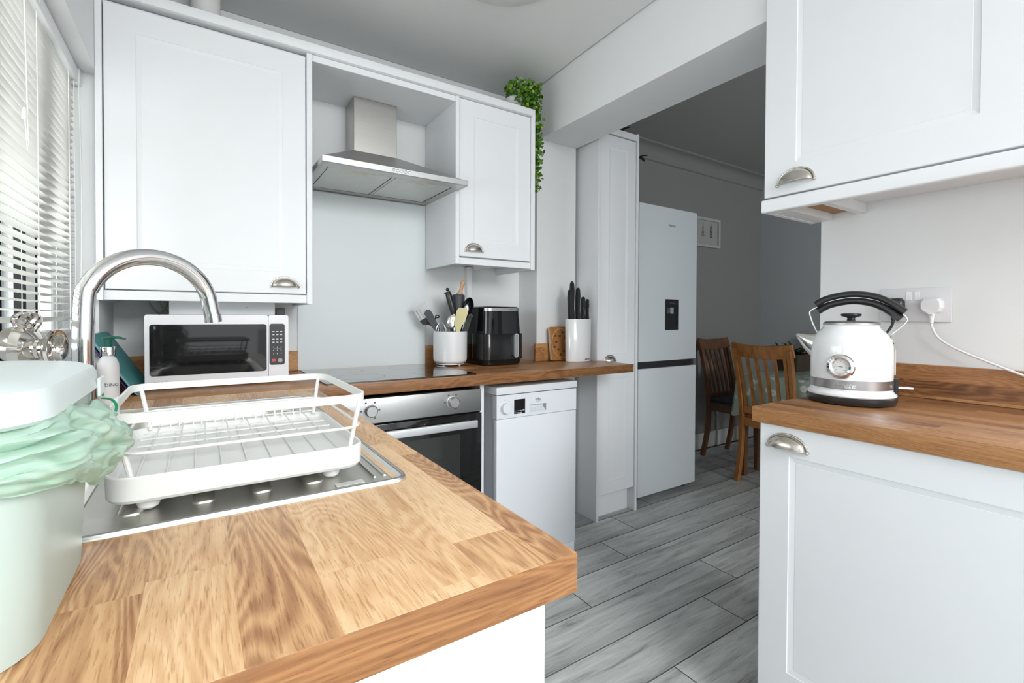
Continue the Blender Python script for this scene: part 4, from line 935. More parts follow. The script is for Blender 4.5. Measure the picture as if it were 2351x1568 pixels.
# leaning chopping boards
def board(name, m, label, off, y0, y1, L, th, edge=None):
    ang = math.radians(31.0)
    # local: x along the width (world y), y up the slope, z thickness
    Mx = Matrix(((0, -math.sin(ang), math.cos(ang), -0.1545-off), (1, 0, 0, 0), (0, math.cos(ang), math.sin(ang), ZW+0.002), (0, 0, 0, 1)))
    bm = nb(); P = rrect(y0, y1, 0.0, L, 0.028, 6)
    lo = [[(x, y, z) for x, y in P] for z in (0,)]
    a = [(x, y, -th) for x, y in P]; b = [(x, y, 0.0) for x, y in P]
    def ins(z, i): return [(x, y, z) for x, y in rrect(y0+i, y1-i, i, L-i, 0.028-i, 6)]
    loft(bm, [ins(-th, 0.002), ins(-th+0.002, 0), ins(-0.002, 0), ins(0, 0.002)])
    bmesh.ops.transform(bm, matrix=Mx, verts=bm.verts[:])
    t = thing(name, label, 'chopping board', (-0.16-off, (y0+y1)/2, ZW), 0, 'leaning chopping boards')
    obj('board', bm, m, t)
    bm = nb(); P2 = ins(-th*0.5, -0.0008); tube(bm, P2, 0.0016, 6, closed=True); bmesh.ops.transform(bm, matrix=Mx, verts=bm.verts[:]); obj('edge_trim', bm, edge, t)
board('chopping_board', TEAL, 'teal chopping board leaning beside the microwave, front one of the set', 0.0, 1.79, 2.13, 0.214, 0.0075, mat('pale_teal_edge', (0.35, 0.55, 0.53), 0.4))
board('chopping_board', mat('black_board', (0.015, 0.015, 0.017), 0.5), 'dark chopping board with a purple edge leaning behind the teal one', 0.014, 1.81, 2.13, 0.178, 0.007, PURPLE)

# microwave
mw = thing('microwave', 'white microwave oven with black window standing on the worktop corner', 'microwave', (0.06, 2.05, ZW))
MX0, MX1, MY, MZ0, MZ1 = -0.149, 0.2695, 1.90, 0.912, 1.1435
bm = nb(); box(bm, MX0+0.004, MX1-0.004, MY+0.03, 2.235, MZ0+0.002, MZ1-0.002, 0.004, 2); obj('case', bm, PLASTW, mw)
XS = MX0+0.842*(MX1-MX0)
MWF = mat('microwave_front', (0.80, 0.80, 0.83), 0.3, var=0.01)
bm = nb(); vbox(bm, MX0, XS-0.0008, MY, MY+0.028, MZ0, MZ1, 0.008, 4, 1); md = obj('door', bm, MWF, mw)
bm = nb(); prism(bm, rrect(MX0+0.0125, XS-0.0055, 0.9445, 1.1115, 0.009, 5), 0.0012, FY(0, MY, 0)); wd = obj('window', bm, BLACKG, md)
text('logo', 'TOSHIBA', INK, 0.0115, FY(-0.101, MY-0.0004, 0.9215), md, spacing=1.05)
bm = nb(); vbox(bm, XS+0.0008, MX1, MY, MY+0.028, MZ0, MZ1, 0.008, 4, 1); mp = obj('control_side', bm, MWF, mw)
bm = nb(); prism(bm, rrect(XS+0.0035, MX1-0.0125, 0.9645, 1.1125, 0.008, 5), 0.0012, FY(0, MY, 0)); kp = obj('keypad', bm, mat('black_keypad', (0.02, 0.019, 0.022), 0.25), mp)
bm = nb(); xc = (XS+MX1)/2-0.0045
bm.free()
for i in range(4):
    for k in range(3):
        bm = nb(); box(bm, xc-0.0155+k*0.0125, xc-0.0085+k*0.0125, MY-0.0016, MY-0.0012, 1.083-i*0.0115-(i > 1)*0.004, 1.0855-i*0.0115-(i > 1)*0.004); obj('key_print', bm, INKW, mp)
bm = nb(); box(bm, xc-0.010, xc+0.012, MY-0.0016, MY-0.0012, 1.0215, 1.0224); obj('key_underline', bm, INKW, mp)

dig = ['1', '2', '3', '4', '5', '6', '7', '8', '9']
for q, s in enumerate(dig): text('digit', s, INKW, 0.0072, FY(xc-0.012+(q % 3)*0.0125, MY-0.0014, 1.0275-(q//3)*0.0115), mp, depth=0.0002)
bm = nb(); prism(bm, rrect(xc-0.0175, xc-0.0055, 0.976, 0.986, 0.003, 4), 0.0004, FY(0, MY-0.0012, 0)); obj('stop_key', bm, INKR, mp)
bm = nb(); prism(bm, rrect(xc+0.002, xc+0.0175, 0.972, 0.9875, 0.0075, 5), 0.0004, FY(0, MY-0.0012, 0)); obj('start_key', bm, mat('grey_key', (0.35, 0.35, 0.36), 0.4), mp)
bm = nb(); prism(bm, rrect(XS+0.007, MX1-0.014, 0.922, 0.949, 0.004, 4), 0.0016, FY(0, MY, 0)); obj('door_button', bm, MWF, mp)
for x in (MX0+0.03, MX1-0.03):
    for y in (MY+0.05, 2.2):
        bm = nb(); lathe(bm, [(0.009, 0), (0.011, 0.003), (0.011, 0.0145)], 14, (x, y, ZW+0.0004)); obj('foot', bm, BLACKP, mw)
bm = nb(); box(bm, -0.092, 0.2445, 2.06, 2.22, MZ1+0.0006, 1.213, 0.0015, 1)
wb = tag(obj('flat_box', bm, CARC, base=(0.08, 2.14, MZ1)), 'flat white box lying on top of the microwave', 'box')
bm = nb(); lathe(bm, [(0.0035, 0), (0.003, 0.0015), (0.0001, 0.002)], 12, M=FY(0.148, 2.06, 1.172)); obj('screw', bm, STEELH, wb)

# utensil pot and its utensils (a local frame that faces the camera)
PCX, PCY = 1.028, 2.118
PR = -math.radians(26.2)
po = thing('utensil_pot', 'white round utensil pot on a small footed tray by the hob', 'pot', (PCX, PCY, ZW))
bm = nb(); lathe(bm, [(0.062, 0.014), (0.074, 0.017), (0.081, 0.026), (0.083, 0.04), (0.084, 0.168), (0.083, 0.1695), (0.0795, 0.168), (0.0785, 0.045), (0.07, 0.03), (0.0001, 0.028)], 48, (PCX, PCY, ZW)); obj('pot', bm, CERAM, po)
bm = nb(); lathe(bm, [(0.0001, 0.0075), (0.062, 0.0075), (0.068, 0.009), (0.068, 0.013), (0.060, 0.0138), (0.0001, 0.0138)], 40, (PCX, PCY, ZW))
for k in range(4):
    a = k*PI/2+0.5; lathe(bm, [(0.005, 0.0004), (0.006, 0.0076)], 12, (PCX+0.055*math.cos(a), PCY+0.055*math.sin(a), ZW))
obj('footed_tray', bm, CERAM, po)
def ut(name, label, cat): return thing(name, label, cat, (PCX, PCY, ZW+0.03), PR, 'utensils in the white pot')
def px(x, y, d=0.0): return Vector(((x-1040)/470.0, d, (762-y)/466.0+0.168-0.03))
def rod(p, q, r, n=10):
    bm = nb(); tube(bm, [p, q], r, n); return bm
def face_prism(bm, pts, th, d):
    a = [px(x, y, d) for x, y in pts]; M_ = [Vector((v.x, v.y+th, v.z)) for v in a]; n = len(a)
    A_ = [bm.verts.new(v) for v in a]; B_ = [bm.verts.new(v) for v in M_]
    bm.faces.new(A_); bm.faces.new(B_[::-1])
    for i in range(n): bm.faces.new((A_[i], A_[(i+1) % n], B_[(i+1) % n], B_[i]))
u = ut('slotted_turner', 'slotted metal turner leaning out furthest towards the hob', 'turner')
bm = nb()   # slotted head built from bars
def lerp2(a, b, t): return (a[0]+(b[0]-a[0])*t, a[1]+(b[1]-a[1])*t)
TL, TR, BL_, BR_ = (954, 711), (983, 695), (972, 741), (994, 727)
def hq(u0, u1, v0, v1):
    def P(u_, v_): return lerp2(lerp2(TL, TR, u_), lerp2(BL_, BR_, u_), v_)
    return [P(u0, v0), P(u1, v0), P(u1, v1), P(u0, v1)]
face_prism(bm, hq(0, 1, 0, 0.2), 0.0015, 0.0); 
for k in range(5): face_prism(bm, hq(k*0.22, k*0.22+0.12, 0.2, 1.0), 0.0015, 0.0)
obj('slotted_head', bm, STEELH, u, local=True)
bm = nb(); face_prism(bm, [(970, 738), (994, 726), (998, 736), (990, 747), (978, 748)], 0.003, -0.001); obj('neck', bm, BLACKP, u, local=True)
bm = nb(); tube(bm, [px(988, 742, 0.002), px(1009, 757, 0.0), px(1042, 812, 0.0)], 0.005, 10); obj('handle', bm, BLACKP, u, local=True)
u = ut('silicone_spatula', 'dark grey silicone spatula leaning in front of the slotted turner', 'spatula')
bm = nb(); face_prism(bm, [(981, 722), (985, 714), (993, 712), (999, 719), (1013, 748), (1019, 763), (1009, 763), (999, 753)], 0.007, -0.030); obj('blade', bm, DARKP, u, local=True)
obj('handle', rod(px(1013, 758, -0.026), px(1040, 810, 0.0), 0.005), DARKP, u, local=True)
u = ut('whisk', 'wire balloon whisk standing in the middle of the pot', 'whisk')
bm = nb(); c0 = Vector((-0.045, -0.02, 0.125))
for k in range(6):
    a = PI*k/6; w_ = 0.030; pts = []
    for i in range(15):
        t = -PI*0.5+2*PI*i/14*0.999; s = math.sin(PI*i/14)
        pts.append(c0+Vector((w_*math.cos(a)*math.sin(PI*i/7-0.0)*1.0 if False else w_*math.cos(a)*math.cos(PI*i/14), w_*math.sin(a)*math.cos(PI*i/14), -0.04+0.095*math.sin(PI*i/14)**0.6)))
    tube(bm, pts, 0.0011, 6)
obj('wires', bm, CHROME, u, local=True); obj('handle', rod(c0+Vector((0, 0, -0.035)), Vector((-0.02, 0.0, 0.01)), 0.006), CHROME, u, local=True)
u = ut('serving_spoon', 'shiny metal serving spoon with its round bowl facing the room', 'spoon')
bm = nb(); bmesh.ops.create_uvsphere(bm, u_segments=20, v_segments=10, radius=1.0)
bmesh.ops.transform(bm, matrix=Matrix.Translation(px(1043, 740, -0.05)) @ Matrix.Rotation(0.25, 4, 'Y') @ Matrix.Diagonal((0.024, 0.008, 0.037, 1)), verts=bm.verts[:]); obj('bowl', bm, CHROME, u, local=True)
obj('handle', rod(px(1042, 756, -0.045), px(1040, 815, 0), 0.0035), CHROME, u, local=True)
u = ut('black_handled_tool', 'kitchen tool with a black handle ending in a small ball', 'kitchen tool')
bm = nb(); ends = [px(1048, 722, 0.0), px(1042, 700, 0.0), px(1036, 678, 0.0), px(1034, 671, 0)]
tube(bm, ends, [0.014, 0.0165, 0.0155, 0.012], 16); tube(bm, [px(1026, 676, 0), px(1033, 674, 0)], [0.003, 0.005], 8); obj('handle', bm, BLACKP, u, local=True)
bm = nb(); bmesh.ops.create_uvsphere(bm, u_segments=16, v_segments=10, radius=0.0085); bmesh.ops.translate(bm, verts=bm.verts[:], vec=px(1033.5, 666, 0)); obj('ball_end', bm, BLACKP, u, local=True)
obj('shaft', rod(px(1048, 722, 0), px(1050, 800, 0), 0.006), CHROME, u, local=True)
u = ut('rolling_pin', 'dark rolling pin with a pale beech handle, tallest in the utensil pot', 'rolling pin')
bm = nb(); tube(bm, [px(1054, 800, 0.035), px(1058, 725, 0.035), px(1059, 679, 0.035), px(1059, 677, 0.035)], [0.03, 0.0305, 0.0315, 0.0285], 28); obj('roller', bm, DARKP, u, local=True)
bm = nb(); tube(bm, smooth_pts([px(1062, 677, 0.035), px(1063, 671, 0.035), px(1065.5, 664, 0.035), px(1067, 656, 0.035), px(1069, 650, 0.035), px(1070.5, 645, 0.035), px(1071, 643.5, 0.035)], 4), [0.017]*3+[0.0145, 0.012, 0.0105, 0.0095, 0.009, 0.0085, 0.0085, 0.0085, 0.009, 0.0095, 0.0102, 0.011, 0.0117, 0.012, 0.0118, 0.0112, 0.010, 0.0085, 0.0065, 0.004, 0.003, 0.002], 16); obj('handle', bm, BEECH, u, local=True)
u = ut('silicone_scraper', 'cream silicone spatula with a rounded square blade', 'spatula')
bm = nb(); face_prism(bm, [(1049, 738), (1054, 716), (1058, 709), (1064, 708), (1075, 709), (1080, 713), (1079, 722), (1072, 742), (1066, 748), (1061, 764), (1053, 764)], 0.006, -0.062); obj('blade', bm, CREAM, u, local=True)
obj('handle', rod(px(1058, 758, -0.055), px(1050, 812, 0), 0.0045), mat('pale_handle', (0.6, 0.6, 0.56), 0.4), u, local=True)
u = ut('black_ladle', 'glossy black ladle leaning towards the air fryer', 'ladle')
bm = nb(); bmesh.ops.create_uvsphere(bm, u_segments=18, v_segments=12, radius=1.0)
bmesh.ops.delete(bm, geom=[v for v in bm.verts if v.co.y < -0.35], context='VERTS')
bmesh.ops.transform(bm, matrix=Matrix.Translation(px(1082, 706, 0.0)) @ Matrix.Rotation(0.15, 4, 'Y') @ Matrix.Rotation(0.5, 4, 'Z') @ Matrix.Diagonal((0.026, 0.026, 0.047, 1)), verts=bm.verts[:]); obj('bowl', bm, BLACKG, u, local=True, solid=0.003)
obj('handle', rod(px(1084, 722, 0.01), px(1060, 812, 0.0), 0.0045), BLACKP, u, local=True)
u = ut('steel_spoon', 'polished steel spoon tucked beside the black ladle', 'spoon')
bm = nb(); bmesh.ops.create_uvsphere(bm, u_segments=18, v_segments=10, radius=1.0); bmesh.ops.transform(bm, matrix=Matrix.Translation(px(1077, 712, -0.02)) @ Matrix.Rotation(0.1, 4, 'Y') @ Matrix.Diagonal((0.012, 0.005, 0.026, 1)), verts=bm.verts[:]); obj('bowl', bm, CHROME, u, local=True)
obj('handle', rod(px(1076, 722, -0.02), px(1056, 812, 0.0), 0.003), CHROME, u, local=True)
u = ut('slotted_spoon', 'black slotted spoon lowest on the air fryer side of the pot', 'spoon')
bm = nb()
for k in range(3): face_prism(bm, [(1066+k*5.2, 764-k*1), (1070+k*5.0, 764-k*1), (1085+k*2.2, 728+k*0.5), (1081+k*2.4, 727)], 0.003, -0.03)
face_prism(bm, [(1080, 728), (1083, 722), (1089, 721), (1092, 727), (1089, 732), (1083, 733)], 0.003, -0.03); face_prism(bm, [(1073, 748), (1084, 744), (1086, 740), (1076, 742)], 0.003, -0.0299)
obj('slotted_head', bm, BLACKP, u, local=True); obj('handle', rod(px(1072, 758, -0.026), px(1054, 812, 0), 0.0045), BLACKP, u, local=True)
u = ut('looped_tool', 'small black tool with a hanging loop behind the whisk', 'kitchen tool')
bm = nb(); cc = px(1010, 728, 0.02); tube(bm, [cc+Vector((0.009*math.cos(t*PI/8), 0, 0.006*math.sin(t*PI/8))) for t in range(16)], 0.0028, 8, closed=True); tube(bm, [cc+Vector((-0.007, 0, -0.004)), px(1003, 740, 0.02), px(1030, 812, 0.0)], 0.0045, 8); obj('handle', bm, BLACKP, u, local=True)

# air fryer
af = thing('air_fryer', 'black air fryer with a silver band and grey pull handle', 'air fryer', (1.27, 2.09, ZW))
AX0, AX1, AY0, AY1 = 1.150, 1.372, 1.985, 2.225
def afl(g, z, r=0.035): return [(x, y, z) for x, y in rrect(AX0-g, AX1+g, AY0-g, AY1+g*0.5, r, 6)]
bm = nb(); loft(bm, [afl(-0.010, ZW+0.002), afl(-0.003, ZW+0.006), afl(0.0, ZW+0.026), afl(-0.001, ZW+0.16), afl(-0.007, ZW+0.268), afl(-0.007, ZW+0.285), afl(-0.013, ZW+0.2915), afl(-0.05, ZW+0.293, 0.02)]); body = obj('body', bm, BLACKG, af)
bm = nb(); 
P_ = rrect(AX0-0.005, AX1+0.006, AY0-0.007, AY0+0.15, 0.036, 6)
loft(bm, [[(x, y, ZW+0.03) for x, y in P_], [(x, y, ZW+0.155) for x, y in P_], [(x*0.985+1.261*0.015, y*0.985+2.07*0.015, ZW+0.158) for x, y in P_]]); dwr = obj('drawer', bm, mat('fryer_drawer', (0.009, 0.009, 0.010), 0.16), af)
bm = nb(); M_ = FY(0, AY0-0.0065, 0)
prism(bm, rrect(1.306, 1.331, 0.938, 1.058, 0.0124, 8), 0.014, M_); h = obj('handle', bm, mat('bright_trim', (0.75, 0.75, 0.75), 0.2, 0.9), dwr)
bm = nb(); prism(bm, rrect(1.3095, 1.3275, 0.9415, 1.0545, 0.0089, 8), 0.0152, M_); obj('handle_inlay', bm, mat('grey_inlay', (0.30, 0.31, 0.32), 0.4), dwr)
bm = nb(); R0 = [(x, y) for x, y in rrect(AX0+0.0065, AX1-0.0065, AY0+0.0065, AY1, 0.035, 8) if y < AY0+0.03]
R0.sort(key=lambda p: p[0]); ribbon(bm, [(x, y, ZW+0.277) for x, y in R0], 0.0155, 0.002); obj('silver_band', bm, STEELH, body)
text('logo', 'Vortx', INK, 0.0095, FY(1.305, AY0+0.0048, ZW+0.277), body)

# knife block, knives and carved trivet on the pier corner
kb = thing('knife_block', 'white oval knife block in the corner by the tall cabinet', 'knife block', (1.726, 1.968, ZW))
def ell(a, b, z, n=40): return [(1.726+a*math.cos(2*PI*i/n), 1.968+b*math.sin(2*PI*i/n), z) for i in range(n)]
bm = nb(); loft(bm, [ell(0.0785, 0.046, ZW+0.0005), ell(0.081, 0.048, ZW+0.003), ell(0.083, 0.05, ZW+0.228), ell(0.082, 0.049, ZW+0.23), ell(0.074, 0.0455, ZW+0.23), ell(0.073, 0.045, ZW+0.222)]); blk = obj('block', bm, CERAM, kb)
text('logo', 'ARCOS', INK, 0.013, FY(1.750, 1.968-0.0487, ZW+0.014) @ Matrix.Rotation(0.16, 4, 'Y'), blk, shear=0.3)
bm = nb(); loft(bm, [ell(0.0735, 0.0452, ZW+0.10), ell(0.0735, 0.0452, ZW+0.224)]); obj('bristle_insert', bm, BLACKP, kb)
def knife(label, x, y, top, wid, rivets=False, lean=0.0, hz=0.10):
    t = thing('kitchen_knife', label, 'knife', (x, y, ZW+0.2245), 0, 'knives in the white knife block')
    z0 = ZW+0.2246; zt = top; bm = nb(); h = zt-z0
    prof = [(-0.42, 0), (0.42, 0), (0.46, 0.12), (0.34, 0.3), (0.42, 0.55), (0.5, 0.75), (0.40, 0.93), (0.18, 1.0), (-0.15, 1.0), (-0.38, 0.93), (-0.5, 0.7), (-0.5, 0.3)]
    pts = [(x+p[0]*wid+lean*p[1]*h, z0+p[1]*h) for p in prof]
    prism(bm, pts, 0.017, FY(0, y+0.0085, 0)); bmesh.ops.bevel(bm, geom=[e for e in bm.edges if abs(e.verts[0].co.y-e.verts[1].co.y) < 1e-6], offset=0.004, segments=2, affect='EDGES')
    obj('handle', bm, BLACKP, t)
    bm = nb(); box(bm, x-wid*0.4, x+wid*0.4, y-0.001, y+0.001, z0-0.0002, z0+0.0012); obj('bolster', bm, STEELH, t)
    if rivets:
        for k in (0.15, 0.5, 0.78):
            bm = nb(); lathe(bm, [(0.0032, 0), (0.0026, 0.001), (0.0001, 0.0013)], 10, M=FY(x+lean*k*h, y-0.0084, z0+k*h)); obj('rivet', bm, STEELH, t)
knife('smooth black knife handle nearest the trivet in the block', 1.659, 1.957, 1.287, 0.024, lean=-0.04)
knife('tallest black knife handle in the block', 1.684, 1.968, 1.333, 0.031, lean=-0.02)
knife('curved black knife handle in the middle of the block', 1.713, 1.955, 1.30, 0.029, lean=-0.01)
knife('broad black knife handle with steel rivets', 1.750, 1.957, 1.252, 0.03, True)
knife('slim short black knife handle with steel rivets nearest the tall cabinet', 1.786, 1.962, 1.241, 0.022, True)
tv = thing('wooden_trivet', 'carved wooden board leaning on the pier behind the knife block', 'board', (1.66, 2.05, ZW))
bm = nb(); prism(bm, rrect(1.60, 1.755, 0, 0.185, 0.012, 4), 0.014, Matrix.Translation((0, 2.052, ZW+0.001)) @ Matrix.Rotation(PI/2-0.13, 4, 'X')); obj('board', bm, TRIVET, tv)
MT = Matrix.Translation((0, 2.052, ZW+0.001)) @ Matrix.Rotation(PI/2-0.13, 4, 'X')
bm = nb(); tube(bm, [(1.6775+0.068*math.cos(t*PI/20), 0.0925+0.082*math.sin(t*PI/20), 0.0145) for t in range(40)], 0.0025, 8, closed=True); bmesh.ops.transform(bm, matrix=MT, verts=bm.verts[:]); obj('carved_ring', bm, mat('pale_carving', (0.58, 0.32, 0.12), 0.45), tv)
bm = nb()
for k in range(12):
    a = 2*PI*k/12+0.3; rr_ = 0.038 if k % 2 else 0.055
    cx_, cy_ = 1.6775+rr_*math.cos(a), 0.0925+rr_*1.15*math.sin(a)
    prism(bm, [(cx_+0.009*math.cos(a+q), cy_+0.006*math.sin(a+q)) for q in [i*PI/4 for i in range(8)]], 0.002, MT @ at(0, 0, 0.0136))
obj('carved_leaves', bm, mat('dark_carving', (0.12, 0.05, 0.018), 0.6), tv)
bm = nb(); box(bm, 1.5985, 1.6003, 0.004, 0.18, 0.001, 0.013); bmesh.ops.transform(bm, matrix=MT, verts=bm.verts[:]); obj('pale_edge', bm, mat('pale_edge', (0.70, 0.56, 0.42), 0.5), tv)

# ================================================================== kettle corner
KX, KY = 1.567, 0.606
KR = -math.radians(68.9)
kt = thing('kettle', 'white retro electric kettle with temperature dial and black handle', 'kettle', (KX, KY, ZW), KR)
def kobj(name, bm, m, par=None, **k): return obj(name, bm, m, par or kt, local=True, **k)
bm = nb(); lathe(bm, [(0.098, 0.0005), (0.104, 0.003), (0.108, 0.012), (0.108, 0.020), (0.105, 0.023)], 56); kobj('base', bm, BLACKP)
KW = mat('kettle_white', (0.82, 0.835, 0.85), 0.14, var=0.01, coat=0.5)
bm = nb(); lathe(bm, [(0.104, 0.0225), (0.1075, 0.026), (0.107, 0.031), (0.101, 0.036), (0.0985, 0.040), (0.0985, 0.052)], 56); kobj('foot_ring', bm, KW)
bm = nb(); lathe(bm, [(0.0988, 0.0445), (0.0992, 0.045), (0.0992, 0.0695), (0.0988, 0.07)], 56); band = kobj('steel_band', bm, mat('kettle_band', (0.42, 0.41, 0.42), 0.28, 0.9))
bm = nb(); prof = [(0.0982, 0.0695), (0.0985, 0.10), (0.0985, 0.145), (0.0975, 0.161), (0.0945, 0.176), (0.089, 0.189), (0.081, 0.200), (0.0735, 0.2075), (0.069, 0.2125), (0.0668, 0.217), (0.066, 0.222)]
prof = [(r_, z_*1.0) for r_, z_ in prof]; lathe(bm, prof, 56); body = kobj('body', bm, KW)
bm = nb(); lathe(bm, [(0.066, 0.2205), (0.068, 0.2225), (0.068, 0.2265), (0.062, 0.231), (0.035, 0.2335), (0.0001, 0.234)], 48); lid = kobj('lid', bm, STEELH)
bm = nb(); lathe(bm, [(0.011, 0.2335), (0.009, 0.238), (0.010, 0.242), (0.023, 0.2465), (0.0255, 0.2495), (0.024, 0.2535), (0.012, 0.2555), (0.0001, 0.256)], 36); obj('lid_knob', bm, BLACKP, lid, local=True)
# spout
bm = nb()
def spl(c, a, b, n=20):
    return [(c[0], a*math.cos(2*PI*i/n), c[2]+b*math.sin(2*PI*i/n)) for i in range(n)]
def ring_at(cx, cz, ry, rz, tilt, n=22):
    out = []
    for i in range(n):
        t = 2*PI*i/n; yy = ry*math.cos(t); q = rz*math.sin(t); out.append((cx-q*math.sin(tilt)*-1, yy, cz+q*math.cos(tilt)))
    return out
loft(bm, [ring_at(-0.080, 0.162, 0.033, 0.040, 0.5), ring_at(-0.098, 0.172, 0.028, 0.030, 0.62), ring_at(-0.116, 0.183, 0.020, 0.018, 0.75), ring_at(-0.130, 0.1915, 0.012, 0.008, 0.9), ring_at(-0.133, 0.193, 0.009, 0.0055, 0.9)])
kobj('spout', bm, mat('spout_steel', (0.72, 0.71, 0.69), 0.18, 1.0))
# handle: metal strap with a black grip
strap = smooth_pts([(-0.079, 0, 0.193), (-0.092, 0, 0.222), (-0.101, 0, 0.252), (-0.099, 0, 0.262), (-0.088, 0, 0.270), (-0.055, 0, 0.289), (0.0, 0, 0.300), (0.05, 0, 0.293), (0.085, 0, 0.276), (0.113, 0, 0.254), (0.124, 0, 0.240), (0.121, 0, 0.229), (0.105, 0, 0.210), (0.091, 0, 0.196)], 6)
bm = nb(); ribbon(bm, strap, 0.022, 0.0022, (0, 1, 0)); hs = kobj('handle_strap', bm, mat('white_strap', (0.80, 0.80, 0.79), 0.25, 0.2))
gp = smooth_pts([(-0.086, 0, 0.272), (-0.055, 0, 0.290), (0.0, 0, 0.301), (0.05, 0, 0.294), (0.085, 0, 0.277), (0.119, 0, 0.250)], 8)
bm = nb(); tube(bm, [(p[0], p[1], p[2]+0.0075) for p in gp], 0.01, 14, flat=(0.0105, 0.0185), up=(0, 0, 1)); obj('upper_grip', bm, BLACKP, hs, local=True)
bm = nb(); tube(bm, [(p[0]*0.93, p[1], p[2]-0.0108) for p in gp], 0.01, 14, flat=(0.0098, 0.016), up=(0, 0, 1)); obj('lower_grip', bm, BLACKP, hs, local=True)
bm = nb(); lathe(bm, [(0.012, 0), (0.012, 0.007), (0.009, 0.009), (0.0001, 0.0095)], 20, M=Matrix.Translation((0.087, 0, 0.178)) @ Matrix.Rotation(PI/2-0.35, 4, 'Y')); kobj('strap_rivet', bm, CHROME)
bm = nb(); vbox(bm, 0.0975, 0.1015, -0.012, 0.012, 0.085, 0.155, 0.002, 2, 2); kobj('water_gauge', bm, mat('clear_gauge', (0.55, 0.50, 0.48), 0.1))
bm = nb(); vbox(bm, 0.095, 0.1075, -0.017, 0.017, 0.024, 0.074, 0.004, 3, 2); sb_ = kobj('switch_housing', bm, BLACKP)
bm = nb(); vbox(bm, 0.106, 0.140, -0.009, 0.009, 0.0485, 0.0535, 0.002, 2, 1); obj('switch_lever', bm, CHROME, sb_, local=True)
# temperature dial, turned a little towards the spout
MG = Matrix.Rotation(math.radians(-13), 4, 'Z') @ Matrix.Translation((0, -0.0975, 0.1075)) @ Matrix.Rotation(PI/2, 4, 'X')
bm = nb(); lathe(bm, [(0.0345, -0.008), (0.0345, 0.002), (0.032, 0.0055), (0.0255, 0.0075), (0.0205, 0.006), (0.0185, 0.004), (0.0178, 0.0028)], 48, M=MG, cap=False); dial = kobj('dial_bezel', bm, CHROME)
bm = nb(); lathe(bm, [(0.0182, 0.0018), (0.0001, 0.0019)], 40, M=MG, cap=False); obj('dial_face', bm, mat('dial_face', (0.72, 0.72, 0.72), 0.3), dial, local=True)
bm = nb()
for k in range(9):
    a = math.radians(-130+k*32.5); prism(bm, [(-0.0005, 0.0125), (0.0005, 0.0125), (0.0005, 0.0155), (-0.0005, 0.0155)], 0.0003, MG @ at(0, 0, 0.002) @ Matrix.Rotation(-a, 4, 'Z'))
prism(bm, [(-0.006, -0.0007), (0.012, -0.0003), (0.012, 0.0003), (-0.006, 0.0007)], 0.0004, MG @ at(0, 0, 0.0024) @ Matrix.Rotation(math.radians(172), 4, 'Z'))
obj('dial_needle', bm, INK, dial, local=True)
# raised brand script following the band
STX = mat('bright_script', (0.80, 0.80, 0.81), 0.15, 0.9)
for k, ch in enumerate('Ariete'):
    a = math.radians(-21+k*4.9); text('brand_letter', ch, STX, 0.0205, Matrix.Rotation(a, 4, 'Z') @ Matrix.Translation((0, -0.0994, 0.0572)) @ Matrix.Rotation(PI/2, 4, 'X'), band, depth=0.0005, shear=0.45, local=True)
bm = nb(); ribbon(bm, [(0.0997*math.sin(math.radians(-24+k*2)), -0.0997*math.cos(math.radians(-24+k*2)), 0.0505) for k in range(17)], 0.0009, 0.0006); obj('brand_underline', bm, STX, band, local=True)

# double socket, plugs and flexes
so2 = thing('double_socket', 'pale grey double wall socket with two rocker switches above the oak upstand', 'socket', (1.835, 0.54, 1.13))
bm = nb(); box(bm, XW-0.0085, XW-0.0004, 0.453, 0.628, 1.130, 1.2335, 0.0025, 2); plate_ = obj('faceplate', bm, SOCK, so2)
for y in (0.5535, 0.533):
    bm = nb(); box(bm, XW-0.0105, XW-0.0083, y-0.0068, y+0.0068, 1.1955, 1.2235, 0.001, 1); obj('rocker', bm, mat('white_rocker', (0.80, 0.80, 0.81), 0.25), so2)
def plug(y, z, m, label, pts, cm, r, strain):
    t = thing('plug', label, 'plug', (XW-0.01, y, z), 0, 'plugs in the double socket')
    poly = [(-0.026, 0.018), (-0.018, 0.027), (0.018, 0.027), (0.026, 0.018), (0.027, -0.002), (0.020, -0.014), (0.008, -0.020), (0.0055, -0.026), (-0.0055, -0.026), (-0.008, -0.020), (-0.020, -0.014), (-0.027, -0.002)]
    M_ = Matrix(((0, 0, -1, XW-0.0088), (-1, 0, 0, y), (0, 1, 0, z), (0, 0, 0, 1)))
    bm = nb(); n_l = [[(a*s, b*s, q) for a, b in poly] for s, q in ((1, 0), (1.0, 0.012), (0.95, 0.020), (0.80, 0.024))]
    loft(bm, n_l); bmesh.ops.transform(bm, matrix=M_, verts=bm.verts[:]); obj('plug_body', bm, m, t)
    bm = nb(); lathe(bm, [(0.0068, 0), (0.0068, 0.004), (0.005, 0.005), (0.0062, 0.006), (0.0062, 0.010), (0.0046, 0.011), (0.0056, 0.012), (0.0056, 0.016), (0.0042, 0.017), (0.005, 0.018), (0.005, 0.024), (0.0036, 0.025)], 16, M=Matrix.Translation((XW-0.0185, y, z-0.024)) @ Matrix.Rotation(PI, 4, 'X')); obj('strain_relief', bm, m, t)
    bm = nb(); tube(bm, smooth_pts([(XW-0.0185, y, z-0.045)]+pts, 6), r, 10); obj('flex', bm, cm, t)
